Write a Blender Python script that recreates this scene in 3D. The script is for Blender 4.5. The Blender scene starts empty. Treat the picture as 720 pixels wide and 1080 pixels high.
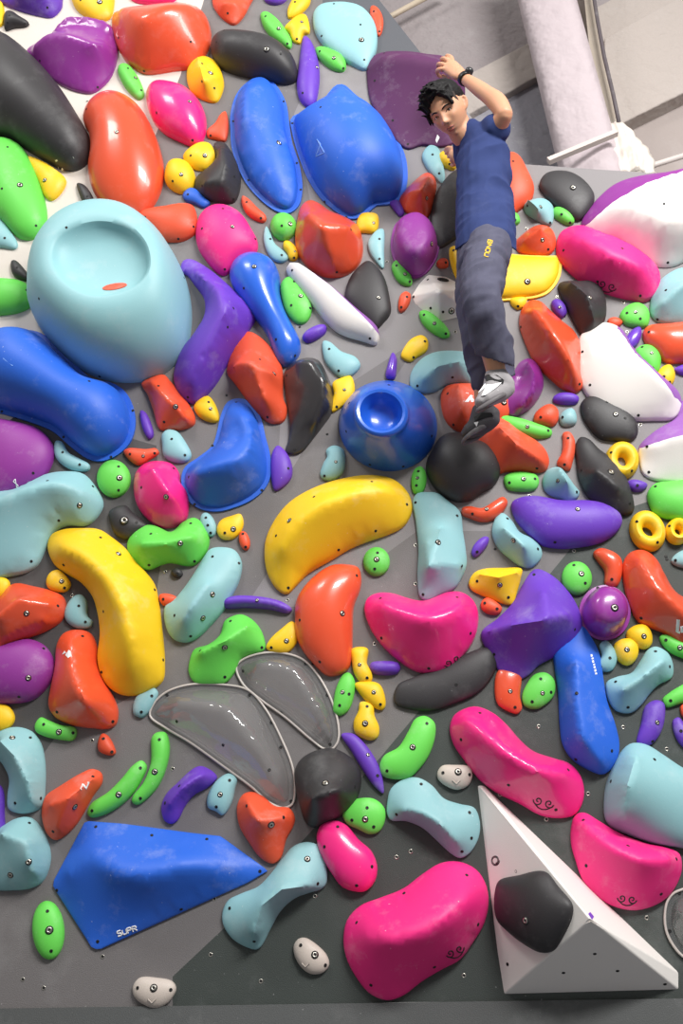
import bpy, bmesh, math, random
import numpy as np
from mathutils import Vector, Matrix, geometry
from mathutils.bvhtree import BVHTree
random.seed(7)
SC = bpy.context.scene
COL = SC.collection
R = math.radians

# ---------------------------------------------------------------- camera, world, light, exposure
FPX = 1000.0
PITCH, YAW, TILT, DIST = R(36), R(5), R(14), 3.85
CAM = Vector((0, 0, 1.3))
FWD = Vector((-math.sin(YAW) * math.cos(PITCH), math.cos(YAW) * math.cos(PITCH), math.sin(PITCH)))
RGT = FWD.cross(Vector((0, 0, 1))).normalized()
UPV = RGT.cross(FWD).normalized()
cd = bpy.data.cameras.new('camera')
cam = bpy.data.objects.new('camera', cd)
COL.objects.link(cam)
cd.sensor_fit = 'VERTICAL'
cd.sensor_height = 36.0
cd.sensor_width = 24.0
cd.lens = 36.0 * FPX / 1080.0
cam.matrix_world = Matrix(((RGT.x, UPV.x, -FWD.x, CAM.x), (RGT.y, UPV.y, -FWD.y, CAM.y), (RGT.z, UPV.z, -FWD.z, CAM.z), (0, 0, 0, 1)))
SC.camera = cam

W = bpy.data.worlds.new('world')
SC.world = W
W.use_nodes = True
wn = W.node_tree
bg = wn.nodes['Background']
tc = wn.nodes.new('ShaderNodeTexCoord')
sx = wn.nodes.new('ShaderNodeSeparateXYZ')
rp = wn.nodes.new('ShaderNodeValToRGB')
wn.links.new(tc.outputs['Generated'], sx.inputs[0])
wn.links.new(sx.outputs['Z'], rp.inputs[0])
rp.color_ramp.elements[0].position = 0.0
rp.color_ramp.elements[0].color = (.50, .49, .47, 1)
rp.color_ramp.elements[1].position = 0.9
rp.color_ramp.elements[1].color = (1.0, .985, .96, 1)
wn.links.new(rp.outputs[0], bg.inputs[0])
bg.inputs[1].default_value = 0.58


def area(name, loc, aim, sx_, sy_, power, colr=(1, 1, 1)):
    ld = bpy.data.lights.new(name, 'AREA')
    ld.shape = 'RECTANGLE'
    ld.size, ld.size_y = sx_, sy_
    ld.energy = power
    ld.color = colr
    o = bpy.data.objects.new(name, ld)
    COL.objects.link(o)
    o.location = loc
    o.rotation_euler = (Vector(aim) - Vector(loc)).to_track_quat('-Z', 'Y').to_euler()
    return o


area('overhead_light', (2.3, -2.6, 5.8), (0.5, 3.0, 3.4), 2.2, 1.1, 430, (1, .985, .96))  # key area light standing in for the room's unseen overhead lamps
area('overhead_light', (-2.8, -1.2, 7.2), (-1.0, 3.0, 4.2), 1.6, 1.0, 105, (1, .985, .96))  # weaker unseen area light from the upper left
area('overhead_light', (3.4, -1.0, 5.6), (1.4, 3.0, 4.4), 1.4, 1.0, 90, (1, .985, .96))  # fill light added to brighten the right side, no fixture there
SC.view_settings.view_transform = 'Standard'
SC.view_settings.look = 'None'
SC.view_settings.gamma = 1
SC.view_settings.use_curve_mapping = False
SC.view_settings.exposure = 0.08

# ---------------------------------------------------------------- frames
P0 = CAM + FWD * DIST
class Frame:
    def __init__(s, o, u, n):
        s.o = Vector(o); s.n = Vector(n).normalized()
        s.v = s.n.cross(Vector(u)).normalized(); s.u = s.v.cross(s.n).normalized()
    def uv(s, px, py, h=0.0):
        d = FWD + RGT * ((px - 360) / FPX) + UPV * ((540 - py) / FPX)
        t = ((s.o + s.n * h) - CAM).dot(s.n) / d.dot(s.n)
        q = CAM + d * t - s.o
        return q.dot(s.u), q.dot(s.v)
    def w(s, u, v, h=0.0):
        return s.o + s.u * u + s.v * v + s.n * h
    def mat(s, u, v, h=0.0):
        o = s.w(u, v, h)
        return Matrix(((s.u.x, s.v.x, s.n.x, o.x), (s.u.y, s.v.y, s.n.y, o.y), (s.u.z, s.v.z, s.n.z, o.z), (0, 0, 0, 1)))
WALL = Frame(P0, (1, 0, 0), (0, -math.cos(TILT), -math.sin(TILT)))

def pt(px, py, h=0.0, fr=WALL):
    u, v = fr.uv(px, py, h)
    return fr.w(u, v, h)

def proj(p):
    q = p - CAM
    z = q.dot(FWD)
    return 360 + FPX * q.dot(RGT) / z, 540 - FPX * q.dot(UPV) / z

# ---------------------------------------------------------------- materials
def lin(c):
    return tuple(((x / 255) / 12.92 if x / 255 <= .04045 else ((x / 255 + .055) / 1.055) ** 2.4) for x in c) + (1,)

def mat(name, rgb, rough=.5, bump=.12, bscale=260, chalk=.18, spec=.5, coat=0, metal=0, var=.06, chscale=7):
    m = bpy.data.materials.new(name)
    m.use_nodes = True
    nt = m.node_tree
    b = nt.nodes['Principled BSDF']
    b.inputs['Roughness'].default_value = rough
    b.inputs['Specular IOR Level'].default_value = spec
    b.inputs['Metallic'].default_value = metal
    b.inputs['Coat Weight'].default_value = coat
    b.inputs['Coat Roughness'].default_value = .06
    t = nt.nodes.new('ShaderNodeTexCoord')
    oi = nt.nodes.new('ShaderNodeObjectInfo')
    ad = nt.nodes.new('ShaderNodeVectorMath'); ad.operation = 'MULTIPLY_ADD'
    cmb = nt.nodes.new('ShaderNodeCombineXYZ')
    for k in range(3):
        nt.links.new(oi.outputs['Random'], cmb.inputs[k])
    nt.links.new(cmb.outputs[0], ad.inputs[0])
    ad.inputs[1].default_value = (17, 31, 47)
    nt.links.new(t.outputs['Object'], ad.inputs[2])
    c0 = lin(rgb)
    mx = nt.nodes.new('ShaderNodeMix'); mx.data_type = 'RGBA'
    n1 = nt.nodes.new('ShaderNodeTexNoise'); n1.inputs['Scale'].default_value = chscale; n1.inputs['Detail'].default_value = 7; n1.inputs['Roughness'].default_value = .7
    nt.links.new(ad.outputs[0], n1.inputs['Vector'])
    r1 = nt.nodes.new('ShaderNodeValToRGB')
    r1.color_ramp.elements[0].position = .54; r1.color_ramp.elements[0].color = (0, 0, 0, 1)
    r1.color_ramp.elements[1].position = .8; r1.color_ramp.elements[1].color = (chalk * 2, chalk * 2, chalk * 2, 1)
    nt.links.new(n1.outputs['Fac'], r1.inputs[0])
    nt.links.new(r1.outputs[0], mx.inputs[0])
    h = nt.nodes.new('ShaderNodeHueSaturation')
    h.inputs['Color'].default_value = c0
    mr = nt.nodes.new('ShaderNodeMapRange')
    mr.inputs['To Min'].default_value = 1 - var; mr.inputs['To Max'].default_value = 1 + var
    nt.links.new(oi.outputs['Random'], mr.inputs['Value'])
    nt.links.new(mr.outputs[0], h.inputs['Value'])
    nt.links.new(h.outputs[0], mx.inputs[6])
    mx.inputs[7].default_value = tuple(x * .45 + .42 for x in c0[:3]) + (1,)
    # small chalk specks
    n3 = nt.nodes.new('ShaderNodeTexNoise'); n3.inputs['Scale'].default_value = 75; n3.inputs['Detail'].default_value = 2
    nt.links.new(ad.outputs[0], n3.inputs['Vector'])
    r3 = nt.nodes.new('ShaderNodeValToRGB')
    r3.color_ramp.elements[0].position = .74; r3.color_ramp.elements[0].color = (0, 0, 0, 1)
    r3.color_ramp.elements[1].position = .80; r3.color_ramp.elements[1].color = (chalk * 2.2, chalk * 2.2, chalk * 2.2, 1)
    nt.links.new(n3.outputs['Fac'], r3.inputs[0])
    m2 = nt.nodes.new('ShaderNodeMix'); m2.data_type = 'RGBA'
    nt.links.new(r3.outputs[0], m2.inputs[0]); nt.links.new(mx.outputs[2], m2.inputs[6])
    m2.inputs[7].default_value = (.8, .8, .8, 1)
    nt.links.new(m2.outputs[2], b.inputs['Base Color'])
    if bump:
        n2 = nt.nodes.new('ShaderNodeTexNoise'); n2.inputs['Scale'].default_value = bscale; n2.inputs['Detail'].default_value = 3
        nt.links.new(ad.outputs[0], n2.inputs['Vector'])
        bp = nt.nodes.new('ShaderNodeBump'); bp.inputs['Strength'].default_value = bump; bp.inputs['Distance'].default_value = .004 if bscale > 20 else .03
        nt.links.new(n2.outputs['Fac'], bp.inputs['Height'])
        nt.links.new(bp.outputs[0], b.inputs['Normal'])
    return m

RGB = dict(O=(228, 84, 50), P=(246, 42, 134), B=(38, 100, 212), L=(142, 190, 196), G=(104, 212, 82), Y=(250, 202, 28),
           V=(104, 58, 184), M=(142, 50, 146), K=(50, 48, 50), W=(236, 231, 226), T=(200, 188, 178))
CN = dict(O='orange', P='pink', B='blue', L='aqua', G='green', Y='yellow', V='violet', M='plum', K='black', W='white', T='beige')
MT = {k: mat(CN[k] + '_resin', RGB[k], rough=.52, chalk=.2 if k != 'K' else .07) for k in RGB}
MG = {k: mat(CN[k] + '_gloss_resin', RGB[k], rough=.3, bump=.02, bscale=60, chalk=.11 if k != 'K' else .03, coat=.35) for k in RGB}
M_DARK = mat('dark_socket', (14, 13, 14), rough=.6, bump=0, chalk=0)
M_STEEL = mat('steel', (190, 186, 176), rough=.3, metal=1, bump=0, chalk=0)
M_WMARK = mat('white_print', (245, 245, 245), rough=.5, bump=0, chalk=0)
M_KMARK = mat('black_print', (25, 15, 20), rough=.5, bump=0, chalk=0)
M_LILAC = mat('lilac_side', (150, 95, 175), rough=.5)

def clear_mat():
    m = bpy.data.materials.new('clear_plastic'); m.use_nodes = True
    nt = m.node_tree; nt.nodes.clear()
    out = nt.nodes.new('ShaderNodeOutputMaterial')
    tr = nt.nodes.new('ShaderNodeBsdfTransparent'); tr.inputs[0].default_value = (.985, .985, .985, 1)
    gl = nt.nodes.new('ShaderNodeBsdfGlossy'); gl.inputs['Roughness'].default_value = .07
    df = nt.nodes.new('ShaderNodeBsdfDiffuse'); df.inputs[0].default_value = (.8, .8, .8, 1)
    lw = nt.nodes.new('ShaderNodeLayerWeight'); lw.inputs[0].default_value = .32
    mr = nt.nodes.new('ShaderNodeMapRange'); mr.inputs['To Min'].default_value = .05; mr.inputs['To Max'].default_value = .6
    m1 = nt.nodes.new('ShaderNodeMixShader'); m2 = nt.nodes.new('ShaderNodeMixShader')
    m1.inputs[0].default_value = .10
    nt.links.new(tr.outputs[0], m1.inputs[1]); nt.links.new(df.outputs[0], m1.inputs[2])
    nt.links.new(lw.outputs['Fresnel'], mr.inputs[0]); nt.links.new(mr.outputs[0], m2.inputs[0])
    nt.links.new(m1.outputs[0], m2.inputs[1]); nt.links.new(gl.outputs[0], m2.inputs[2])
    nt.links.new(m2.outputs[0], out.inputs[0])
    return m
M_CLEAR = clear_mat()

# ---------------------------------------------------------------- mesh helpers
def mesh_obj(name, verts, faces, mats, matrix=None, parent=None, smooth=True, fm=None, angle=None):
    me = bpy.data.meshes.new(name)
    me.from_pydata([tuple(v) for v in verts], [], [tuple(f) for f in faces])
    if not isinstance(mats, (list, tuple)): mats = [mats]
    for m in mats: me.materials.append(m)
    if fm is not None:
        me.polygons.foreach_set('material_index', fm)
    if smooth:
        me.polygons.foreach_set('use_smooth', [True] * len(me.polygons))
    me.update()
    if smooth and angle:
        bm = bmesh.new(); bm.from_mesh(me)
        for e in bm.edges:
            if len(e.link_faces) == 2 and e.calc_face_angle(0) > R(angle): e.smooth = False
        bm.to_mesh(me); bm.free()
    o = bpy.data.objects.new(name, me)
    COL.objects.link(o)
    if parent is not None: o.parent = parent
    if matrix is not None: o.matrix_local = matrix
    return o

def tag(o, label, cat, group=None, kind=None):
    if label: o['label'] = label
    if cat: o['category'] = cat
    if group: o['group'] = group
    if kind: o['kind'] = kind
    return o

def struct(o):
    o['kind'] = 'structure'
    return o

def tri_area(p):
    return .5 * float(np.sum(p[:, 0] * np.roll(p[:, 1], -1) - np.roll(p[:, 0], -1) * p[:, 1]))

def smooth_closed(p, n=8):
    p = np.array(p, float); out = []
    N = len(p)
    for i in range(N):
        a, b, c, d = p[i - 1], p[i], p[(i + 1) % N], p[(i + 2) % N]
        t1 = np.linalg.norm(b - a) ** .5; t2 = np.linalg.norm(c - b) ** .5; t3 = np.linalg.norm(d - c) ** .5
        t1, t2, t3 = max(t1, 1e-6), max(t2, 1e-6), max(t3, 1e-6)
        T0, T1, T2, T3 = 0, t1, t1 + t2, t1 + t2 + t3
        for k in range(n):
            t = T1 + t2 * k / n
            A1 = (T1 - t) / (T1 - T0) * a + (t - T0) / (T1 - T0) * b
            A2 = (T2 - t) / (T2 - T1) * b + (t - T1) / (T2 - T1) * c
            A3 = (T3 - t) / (T3 - T2) * c + (t - T2) / (T3 - T2) * d
            B1 = (T2 - t) / (T2 - T0) * A1 + (t - T0) / (T2 - T0) * A2
            B2 = (T3 - t) / (T3 - T1) * A2 + (t - T1) / (T3 - T1) * A3
            out.append((T2 - t) / (T2 - T1) * B1 + (t - T1) / (T2 - T1) * B2)
    return np.array(out)

def resample(p, step, nmin=20):
    q = np.vstack([p, p[:1]])
    d = np.r_[0, np.cumsum(np.linalg.norm(np.diff(q, axis=0), axis=1))]
    n = max(nmin, int(d[-1] / step))
    t = np.linspace(0, d[-1], n, endpoint=False)
    return np.c_[np.interp(t, d, q[:, 0]), np.interp(t, d, q[:, 1])]

def parse(s):
    if s[0] == 'E':
        cx, cy, rx, ry, an = [float(x) for x in s[1:].split()]
        a = R(an); t = np.linspace(0, 2 * math.pi, 16, endpoint=False)
        x, y = rx * np.cos(t), ry * np.sin(t)
        return np.c_[cx + x * math.cos(a) - y * math.sin(a), cy + x * math.sin(a) + y * math.cos(a)]
    return np.array([[float(k) for k in q.split(',')] for q in s.split()])

def seg_dist(P, poly):
    a = poly; b = np.roll(poly, -1, axis=0)
    ab = b - a; L = np.maximum((ab ** 2).sum(1), 1e-12)
    ap = P[:, None, :] - a[None]
    t = np.clip((ap * ab[None]).sum(2) / L[None], 0, 1)
    d = np.linalg.norm(ap - t[..., None] * ab[None], axis=2)
    return d.min(1)

def inside(P, poly):
    x, y = P[:, 0][:, None], P[:, 1][:, None]
    a = poly; b = np.roll(poly, -1, axis=0)
    c = ((a[:, 1][None] > y) != (b[:, 1][None] > y)) & (x < (b[:, 0] - a[:, 0])[None] * (y - a[:, 1][None]) / ((b[:, 1] - a[:, 1])[None] + 1e-15) + a[:, 0][None])
    return c.sum(1) % 2 == 1

def field(poly, H, p, rim, ridges, pk, e, sm):
    """poly: resampled outline in metres. Returns verts (n,3), triangles, boundary loop indices."""
    if tri_area(poly) < 0: poly = poly[::-1]
    A = abs(tri_area(poly))
    step = max(.006, min(.05, math.sqrt(A / 420)))
    out = resample(poly, step * .9, 26)
    nb = len(out)
    tan = np.roll(out, -1, 0) - np.roll(out, 1, 0)
    nrm = np.c_[-tan[:, 1], tan[:, 0]]; nrm /= np.maximum(np.linalg.norm(nrm, axis=1), 1e-9)[:, None]
    extra = []
    offs = [rim, rim + step * .12, rim + step * .4] if rim else [step * .12, step * .4]
    kinds = []
    for k, d in enumerate(offs):
        q = out + nrm * d
        dd = seg_dist(q, out)
        ok = (dd > d * .9) & inside(q, out)
        extra.append(q[ok]); kinds += [('rim' if rim and k == 0 else 'in')] * int(ok.sum())
    cons = []
    rv, re = [], []
    for line in ridges:
        pts = []
        for i in range(len(line) - 1):
            a, b = np.array(line[i]), np.array(line[i + 1])
            n = max(1, int(np.linalg.norm((b - a)[:2]) / (step * .6)))
            for k in range(n): pts.append(a + (b - a) * k / n)
        pts.append(np.array(line[-1]))
        pts = np.array(pts)
        ok = inside(pts[:, :2], out) & (seg_dist(pts[:, :2], out) > step * .5)
        last = None
        for q, o_ in zip(pts, ok):
            if o_ and not any(abs(q[0] - t[0]) + abs(q[1] - t[1]) < step * .25 for t in rv[-80:]):
                rv.append(q)
                if last is not None: re.append((last, len(rv) - 1))
                last = len(rv) - 1
            elif not o_: last = None
    rv = np.array(rv) if rv else np.zeros((0, 3))
    lo, hi = out.min(0), out.max(0)
    gx = np.arange(lo[0], hi[0], step); gy = np.arange(lo[1], hi[1], step * .866)
    G = np.array([[x + (step * .5 if j % 2 else 0), y] for j, y in enumerate(gy) for x in gx])
    if len(G):
        G = G[inside(G, out)]
    if len(G):
        G = G[seg_dist(G, out) > (offs[-1] + step * .45)]
    if len(rv) and len(G):
        dm = np.linalg.norm(G[:, None] - rv[None, :, :2], axis=2).min(1)
        G = G[dm > step * .5]
    ex = np.vstack(extra) if extra else np.zeros((0, 2))
    if len(rv) and len(ex):
        ok = np.linalg.norm(ex[:, None] - rv[None, :, :2], axis=2).min(1) > step * .42
        kinds = [k for k, o_ in zip(kinds, ok) if o_]
        ex = ex[ok]
    P = np.vstack([out, ex, rv[:, :2], G.reshape(-1, 2)])
    edges = [(i, (i + 1) % nb) for i in range(nb)]
    b0 = nb + len(ex)
    edges += [(b0 + i, b0 + j) for i, j in re]
    r = geometry.delaunay_2d_cdt([Vector(q) for q in P], edges, [list(range(nb))], 1, 1e-7)
    V = np.array([(v.x, v.y) for v in r[0]])
    F = np.array([f for f in r[2] if len(f) == 3])
    orig = r[3]
    n = len(V)
    isb = np.zeros(n, bool); val = np.full(n, np.nan)
    o2n = {}
    for i, ol in enumerate(orig):
        for o_ in ol:
            o2n[o_] = i
            if nb + len(ex) <= o_ < nb + len(ex) + len(rv): val[i] = rv[o_ - nb - len(ex), 2]
    loop = [o2n[i] for i in range(nb)]
    isb[loop] = True
    dist = seg_dist(V, out)
    isb2 = isb | (dist < rim * 1.02 + 1e-6) if rim else isb
    # cotan laplacian
    Lm = np.zeros((n, n))
    a, b, c = V[F[:, 0]], V[F[:, 1]], V[F[:, 2]]
    ar = np.abs((b[:, 0] - a[:, 0]) * (c[:, 1] - a[:, 1]) - (b[:, 1] - a[:, 1]) * (c[:, 0] - a[:, 0])) + 1e-12
    mass = np.zeros(n)
    for (i, j, k) in ((0, 1, 2), (1, 2, 0), (2, 0, 1)):
        vi, vj, vk = V[F[:, i]], V[F[:, j]], V[F[:, k]]
        cot = ((vi - vk) * (vj - vk)).sum(1) / ar * .5
        cot = np.clip(cot, .02, 20)
        np.add.at(Lm, (F[:, i], F[:, j]), -cot); np.add.at(Lm, (F[:, j], F[:, i]), -cot)
        np.add.at(Lm, (F[:, i], F[:, i]), cot); np.add.at(Lm, (F[:, j], F[:, j]), cot)
        np.add.at(mass, F[:, i], ar / 6)
    free = ~isb2
    z = np.zeros(n)
    fi = np.where(free)[0]
    if len(fi):
        src = np.ones(n)
        for (x, y, wgt, s) in pk:
            src += wgt * np.exp(-((V[:, 0] - x) ** 2 + (V[:, 1] - y) ** 2) / (2 * s * s))
        phi = np.linalg.solve(Lm[np.ix_(fi, fi)], (mass * src)[fi])
        z[fi] = H * (np.maximum(phi, 0) / phi.max()) ** p
    if len(rv):
        con = isb2 | ~np.isnan(val)
        zz = np.where(np.isnan(val), 0, val); zz[isb2] = 0
        fr_ = np.where(~con)[0]; cn = np.where(con)[0]
        if len(fr_):
            zz[fr_] = np.linalg.solve(Lm[np.ix_(fr_, fr_)], -Lm[np.ix_(fr_, cn)] @ zz[cn])
        z = z + np.maximum(zz, 0) - 0
        adj = [set() for _ in range(n)]
        for t in F:
            for q in range(3): adj[t[q]].add(t[(q + 1) % 3]); adj[t[q]].add(t[(q + 2) % 3])
        for _ in range(sm):
            z2 = z.copy()
            for i in range(n):
                if free[i] and dist[i] > rim + step * .6: z2[i] = .5 * z[i] + .5 * np.mean([z[j] for j in adj[i]])
            z = z2
    z = np.maximum(z, 0) + e
    return np.c_[V, z], F, loop

# ---------------------------------------------------------------- bolts, screws
def disc_profile(prof, n=14):
    V, F = [], []
    for r, z in prof:
        for k in range(n): V.append((r * math.cos(2 * math.pi * k / n), r * math.sin(2 * math.pi * k / n), z))
    for i in range(len(prof) - 1):
        for k in range(n):
            F.append((i * n + k, i * n + (k + 1) % n, (i + 1) * n + (k + 1) % n, (i + 1) * n + k))
    F.append(tuple((len(prof) - 1) * n + k for k in range(n)))
    return V, F

def proto_mesh(name, prof, mats, fmf=None, n=14):
    V, F = disc_profile(prof, n)
    me = bpy.data.meshes.new(name); me.from_pydata(V, [], F)
    for m in mats: me.materials.append(m)
    if fmf:
        for p in me.polygons: p.material_index = fmf(p)
    me.polygons.foreach_set('use_smooth', [True] * len(me.polygons)); me.update()
    return me
ME_SCREW = proto_mesh('screw', [(.0072, -.004), (.0070, .0012), (.0050, .0016), (.0030, .0008)], [M_DARK], n=10)
def _bm(p):
    r = math.hypot(p.center.x, p.center.y)
    return 1 if .0025 < r < .0105 else 0
ME_BOLT = proto_mesh('bolt', [(.0150, -.004), (.0142, .0014), (.0105, .0016), (.0100, .0042), (.0052, .0044), (.0046, .0020), (.001, .0018)], [M_DARK, M_STEEL],
                     lambda p: 1 if .004 < math.hypot(p.center.x, p.center.y) < .0118 and p.center.z > .001 else 0, n=14)

def put_on(o, me, name, loc, nrm, scale=1.0):
    c = bpy.data.objects.new(name, me)
    COL.objects.link(c)
    c.parent = o
    q = Vector((0, 0, 1)).rotation_difference(nrm)
    c.matrix_local = Matrix.Translation(loc) @ q.to_matrix().to_4x4() @ Matrix.Scale(scale, 4)
    return c

def cam_hit(bvh, mi, px, py):
    d = (FWD + RGT * ((px - 360) / FPX) + UPV * ((540 - py) / FPX)).normalized()
    lo = mi @ CAM
    ld = (mi.to_3x3() @ d).normalized()
    return bvh.ray_cast(lo, ld)

BVHS = {}
def get_bvh(o):
    if o.name not in BVHS:
        me = o.data
        BVHS[o.name] = BVHTree.FromPolygons([v.co.copy() for v in me.vertices], [tuple(p.vertices) for p in me.polygons])
    return BVHS[o.name]

def on_surface(o, px, py):
    """local hit and normal on hold o under pixel"""
    mi = o.matrix_world.inverted() if o.parent is None else (o.parent.matrix_world @ o.matrix_local).inverted()
    r = cam_hit(get_bvh(o), mi, px, py)
    return (None, None) if r[0] is None else (r[0], r[1] if r[1].dot(mi.to_3x3() @ (-FWD)) > 0 else -r[1])

def ribbon_on(o, name, pts, rad, m, closed=False, label=None, lift=.001):
    """thin printed line along pixels, lying on the surface of o"""
    H_ = []
    for (x, y) in pts:
        l, n = on_surface(o, x, y)
        if l is not None: H_.append((l + n * lift, n))
    if len(H_) < 2: return None
    V, F = [], []
    for i, (p, n) in enumerate(H_):
        a = H_[max(i - 1, 0)][0]; b = H_[min(i + 1, len(H_) - 1)][0]
        t = (b - a)
        if t.length < 1e-9: t = Vector((1, 0, 0))
        s = t.normalized().cross(n).normalized() * rad
        V += [p - s - n * .002, p - s * .8 + n * .0008, p + s * .8 + n * .0008, p + s - n * .002]
    for i in range(len(H_) - 1):
        for k in range(3):
            F.append((i * 4 + k, i * 4 + k + 1, i * 4 + 5 + k, i * 4 + 4 + k))
    c = mesh_obj(name, V, F, m, Matrix.Identity(4), o)
    if label: c['label'] = label
    return c

def patch_on(o, name, polys, m, label=None, lift=.0012):
    """printed filled shape(s): polygons in pixels laid on the surface of o"""
    V, F = [], []
    for poly in polys:
        P = []
        for x, y in poly:
            l, n = on_surface(o, x, y)
            if l is None: continue
            P.append((l + n * lift, n))
        if len(P) < 3: continue
        b = len(V); k = len(P)
        V += [p for p, n in P]; V += [p - n * .003 for p, n in P]
        F.append(tuple(range(b, b + k)))
        F += [(b + i, b + k + i, b + k + (i + 1) % k, b + (i + 1) % k) for i in range(k)]
    if not F: return None
    c = mesh_obj(name, V, F, m, Matrix.Identity(4), o, smooth=False)
    if label: c['label'] = label
    return c

def swirl(o, cx, cy, s, ang=0, m=M_KMARK if True else None):
    a = R(ang)
    pts = []
    for t in np.linspace(5.2 * math.pi / 2, 0, 26):
        r = .12 + .88 * t / (5.2 * math.pi / 2)
        pts.append((-1 + r * .85 * math.cos(t + 1.2), r * .85 * math.sin(t + 1.2)))
    pts = pts[::-1]
    left = pts
    right = [(-x, y) for x, y in pts][::-1]
    for g, seq in enumerate((left, right)):
        w = [(cx + s * (x * math.cos(a) - y * math.sin(a)), cy + s * (x * math.sin(a) + y * math.cos(a))) for x, y in seq]
        ribbon_on(o, 'printed_swirl', w, .0022, m)
    w = [(-1.35, .72), (-.7, 1.15), (0, 1.3), (.7, 1.15), (1.35, .72)]
    w = [(cx + s * (x * math.cos(a) - y * math.sin(a)), cy + s * (x * math.sin(a) + y * math.cos(a))) for x, y in w]
    ribbon_on(o, 'printed_swirl', w, .0022, m)

# ---------------------------------------------------------------- climbing holds
GROUPS = {'O': 'orange climbing holds on the wall', 'P': 'pink climbing holds on the wall', 'B': 'blue climbing holds on the wall', 'L': 'pale aqua climbing holds on the wall',
          'G': 'green climbing holds on the wall', 'Y': 'yellow climbing holds on the wall', 'V': 'violet climbing holds on the wall', 'M': 'plum purple climbing holds on the wall',
          'K': 'black climbing holds on the wall', 'W': 'white climbing volumes on the wall', 'T': 'beige climbing holds on the wall', 'C': 'clear plastic climbing holds on the wall'}
HOLDS = {}
def finish(o, key, label, col, opt, loopn=None):
    tag(o, label, 'climbing volume' if opt.get('n') == 'climbing_volume' else 'climbing hold', GROUPS[col])
    HOLDS[key] = o
    bv = get_bvh(o)
    for (x, y) in opt.get('s', []):
        l, n = on_surface(o, x, y)
        if l is not None: put_on(o, ME_SCREW, 'screw', l, n, opt.get('ss', .85))
    for (x, y) in opt.get('b', []):
        l, n = on_surface(o, x, y)
        if l is not None: put_on(o, ME_BOLT, 'bolt', l, n, opt.get('bs', 1.0))

def xy(s):
    return [tuple(float(k) for k in q.split(',')) for q in s.split()] if s else []

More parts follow.
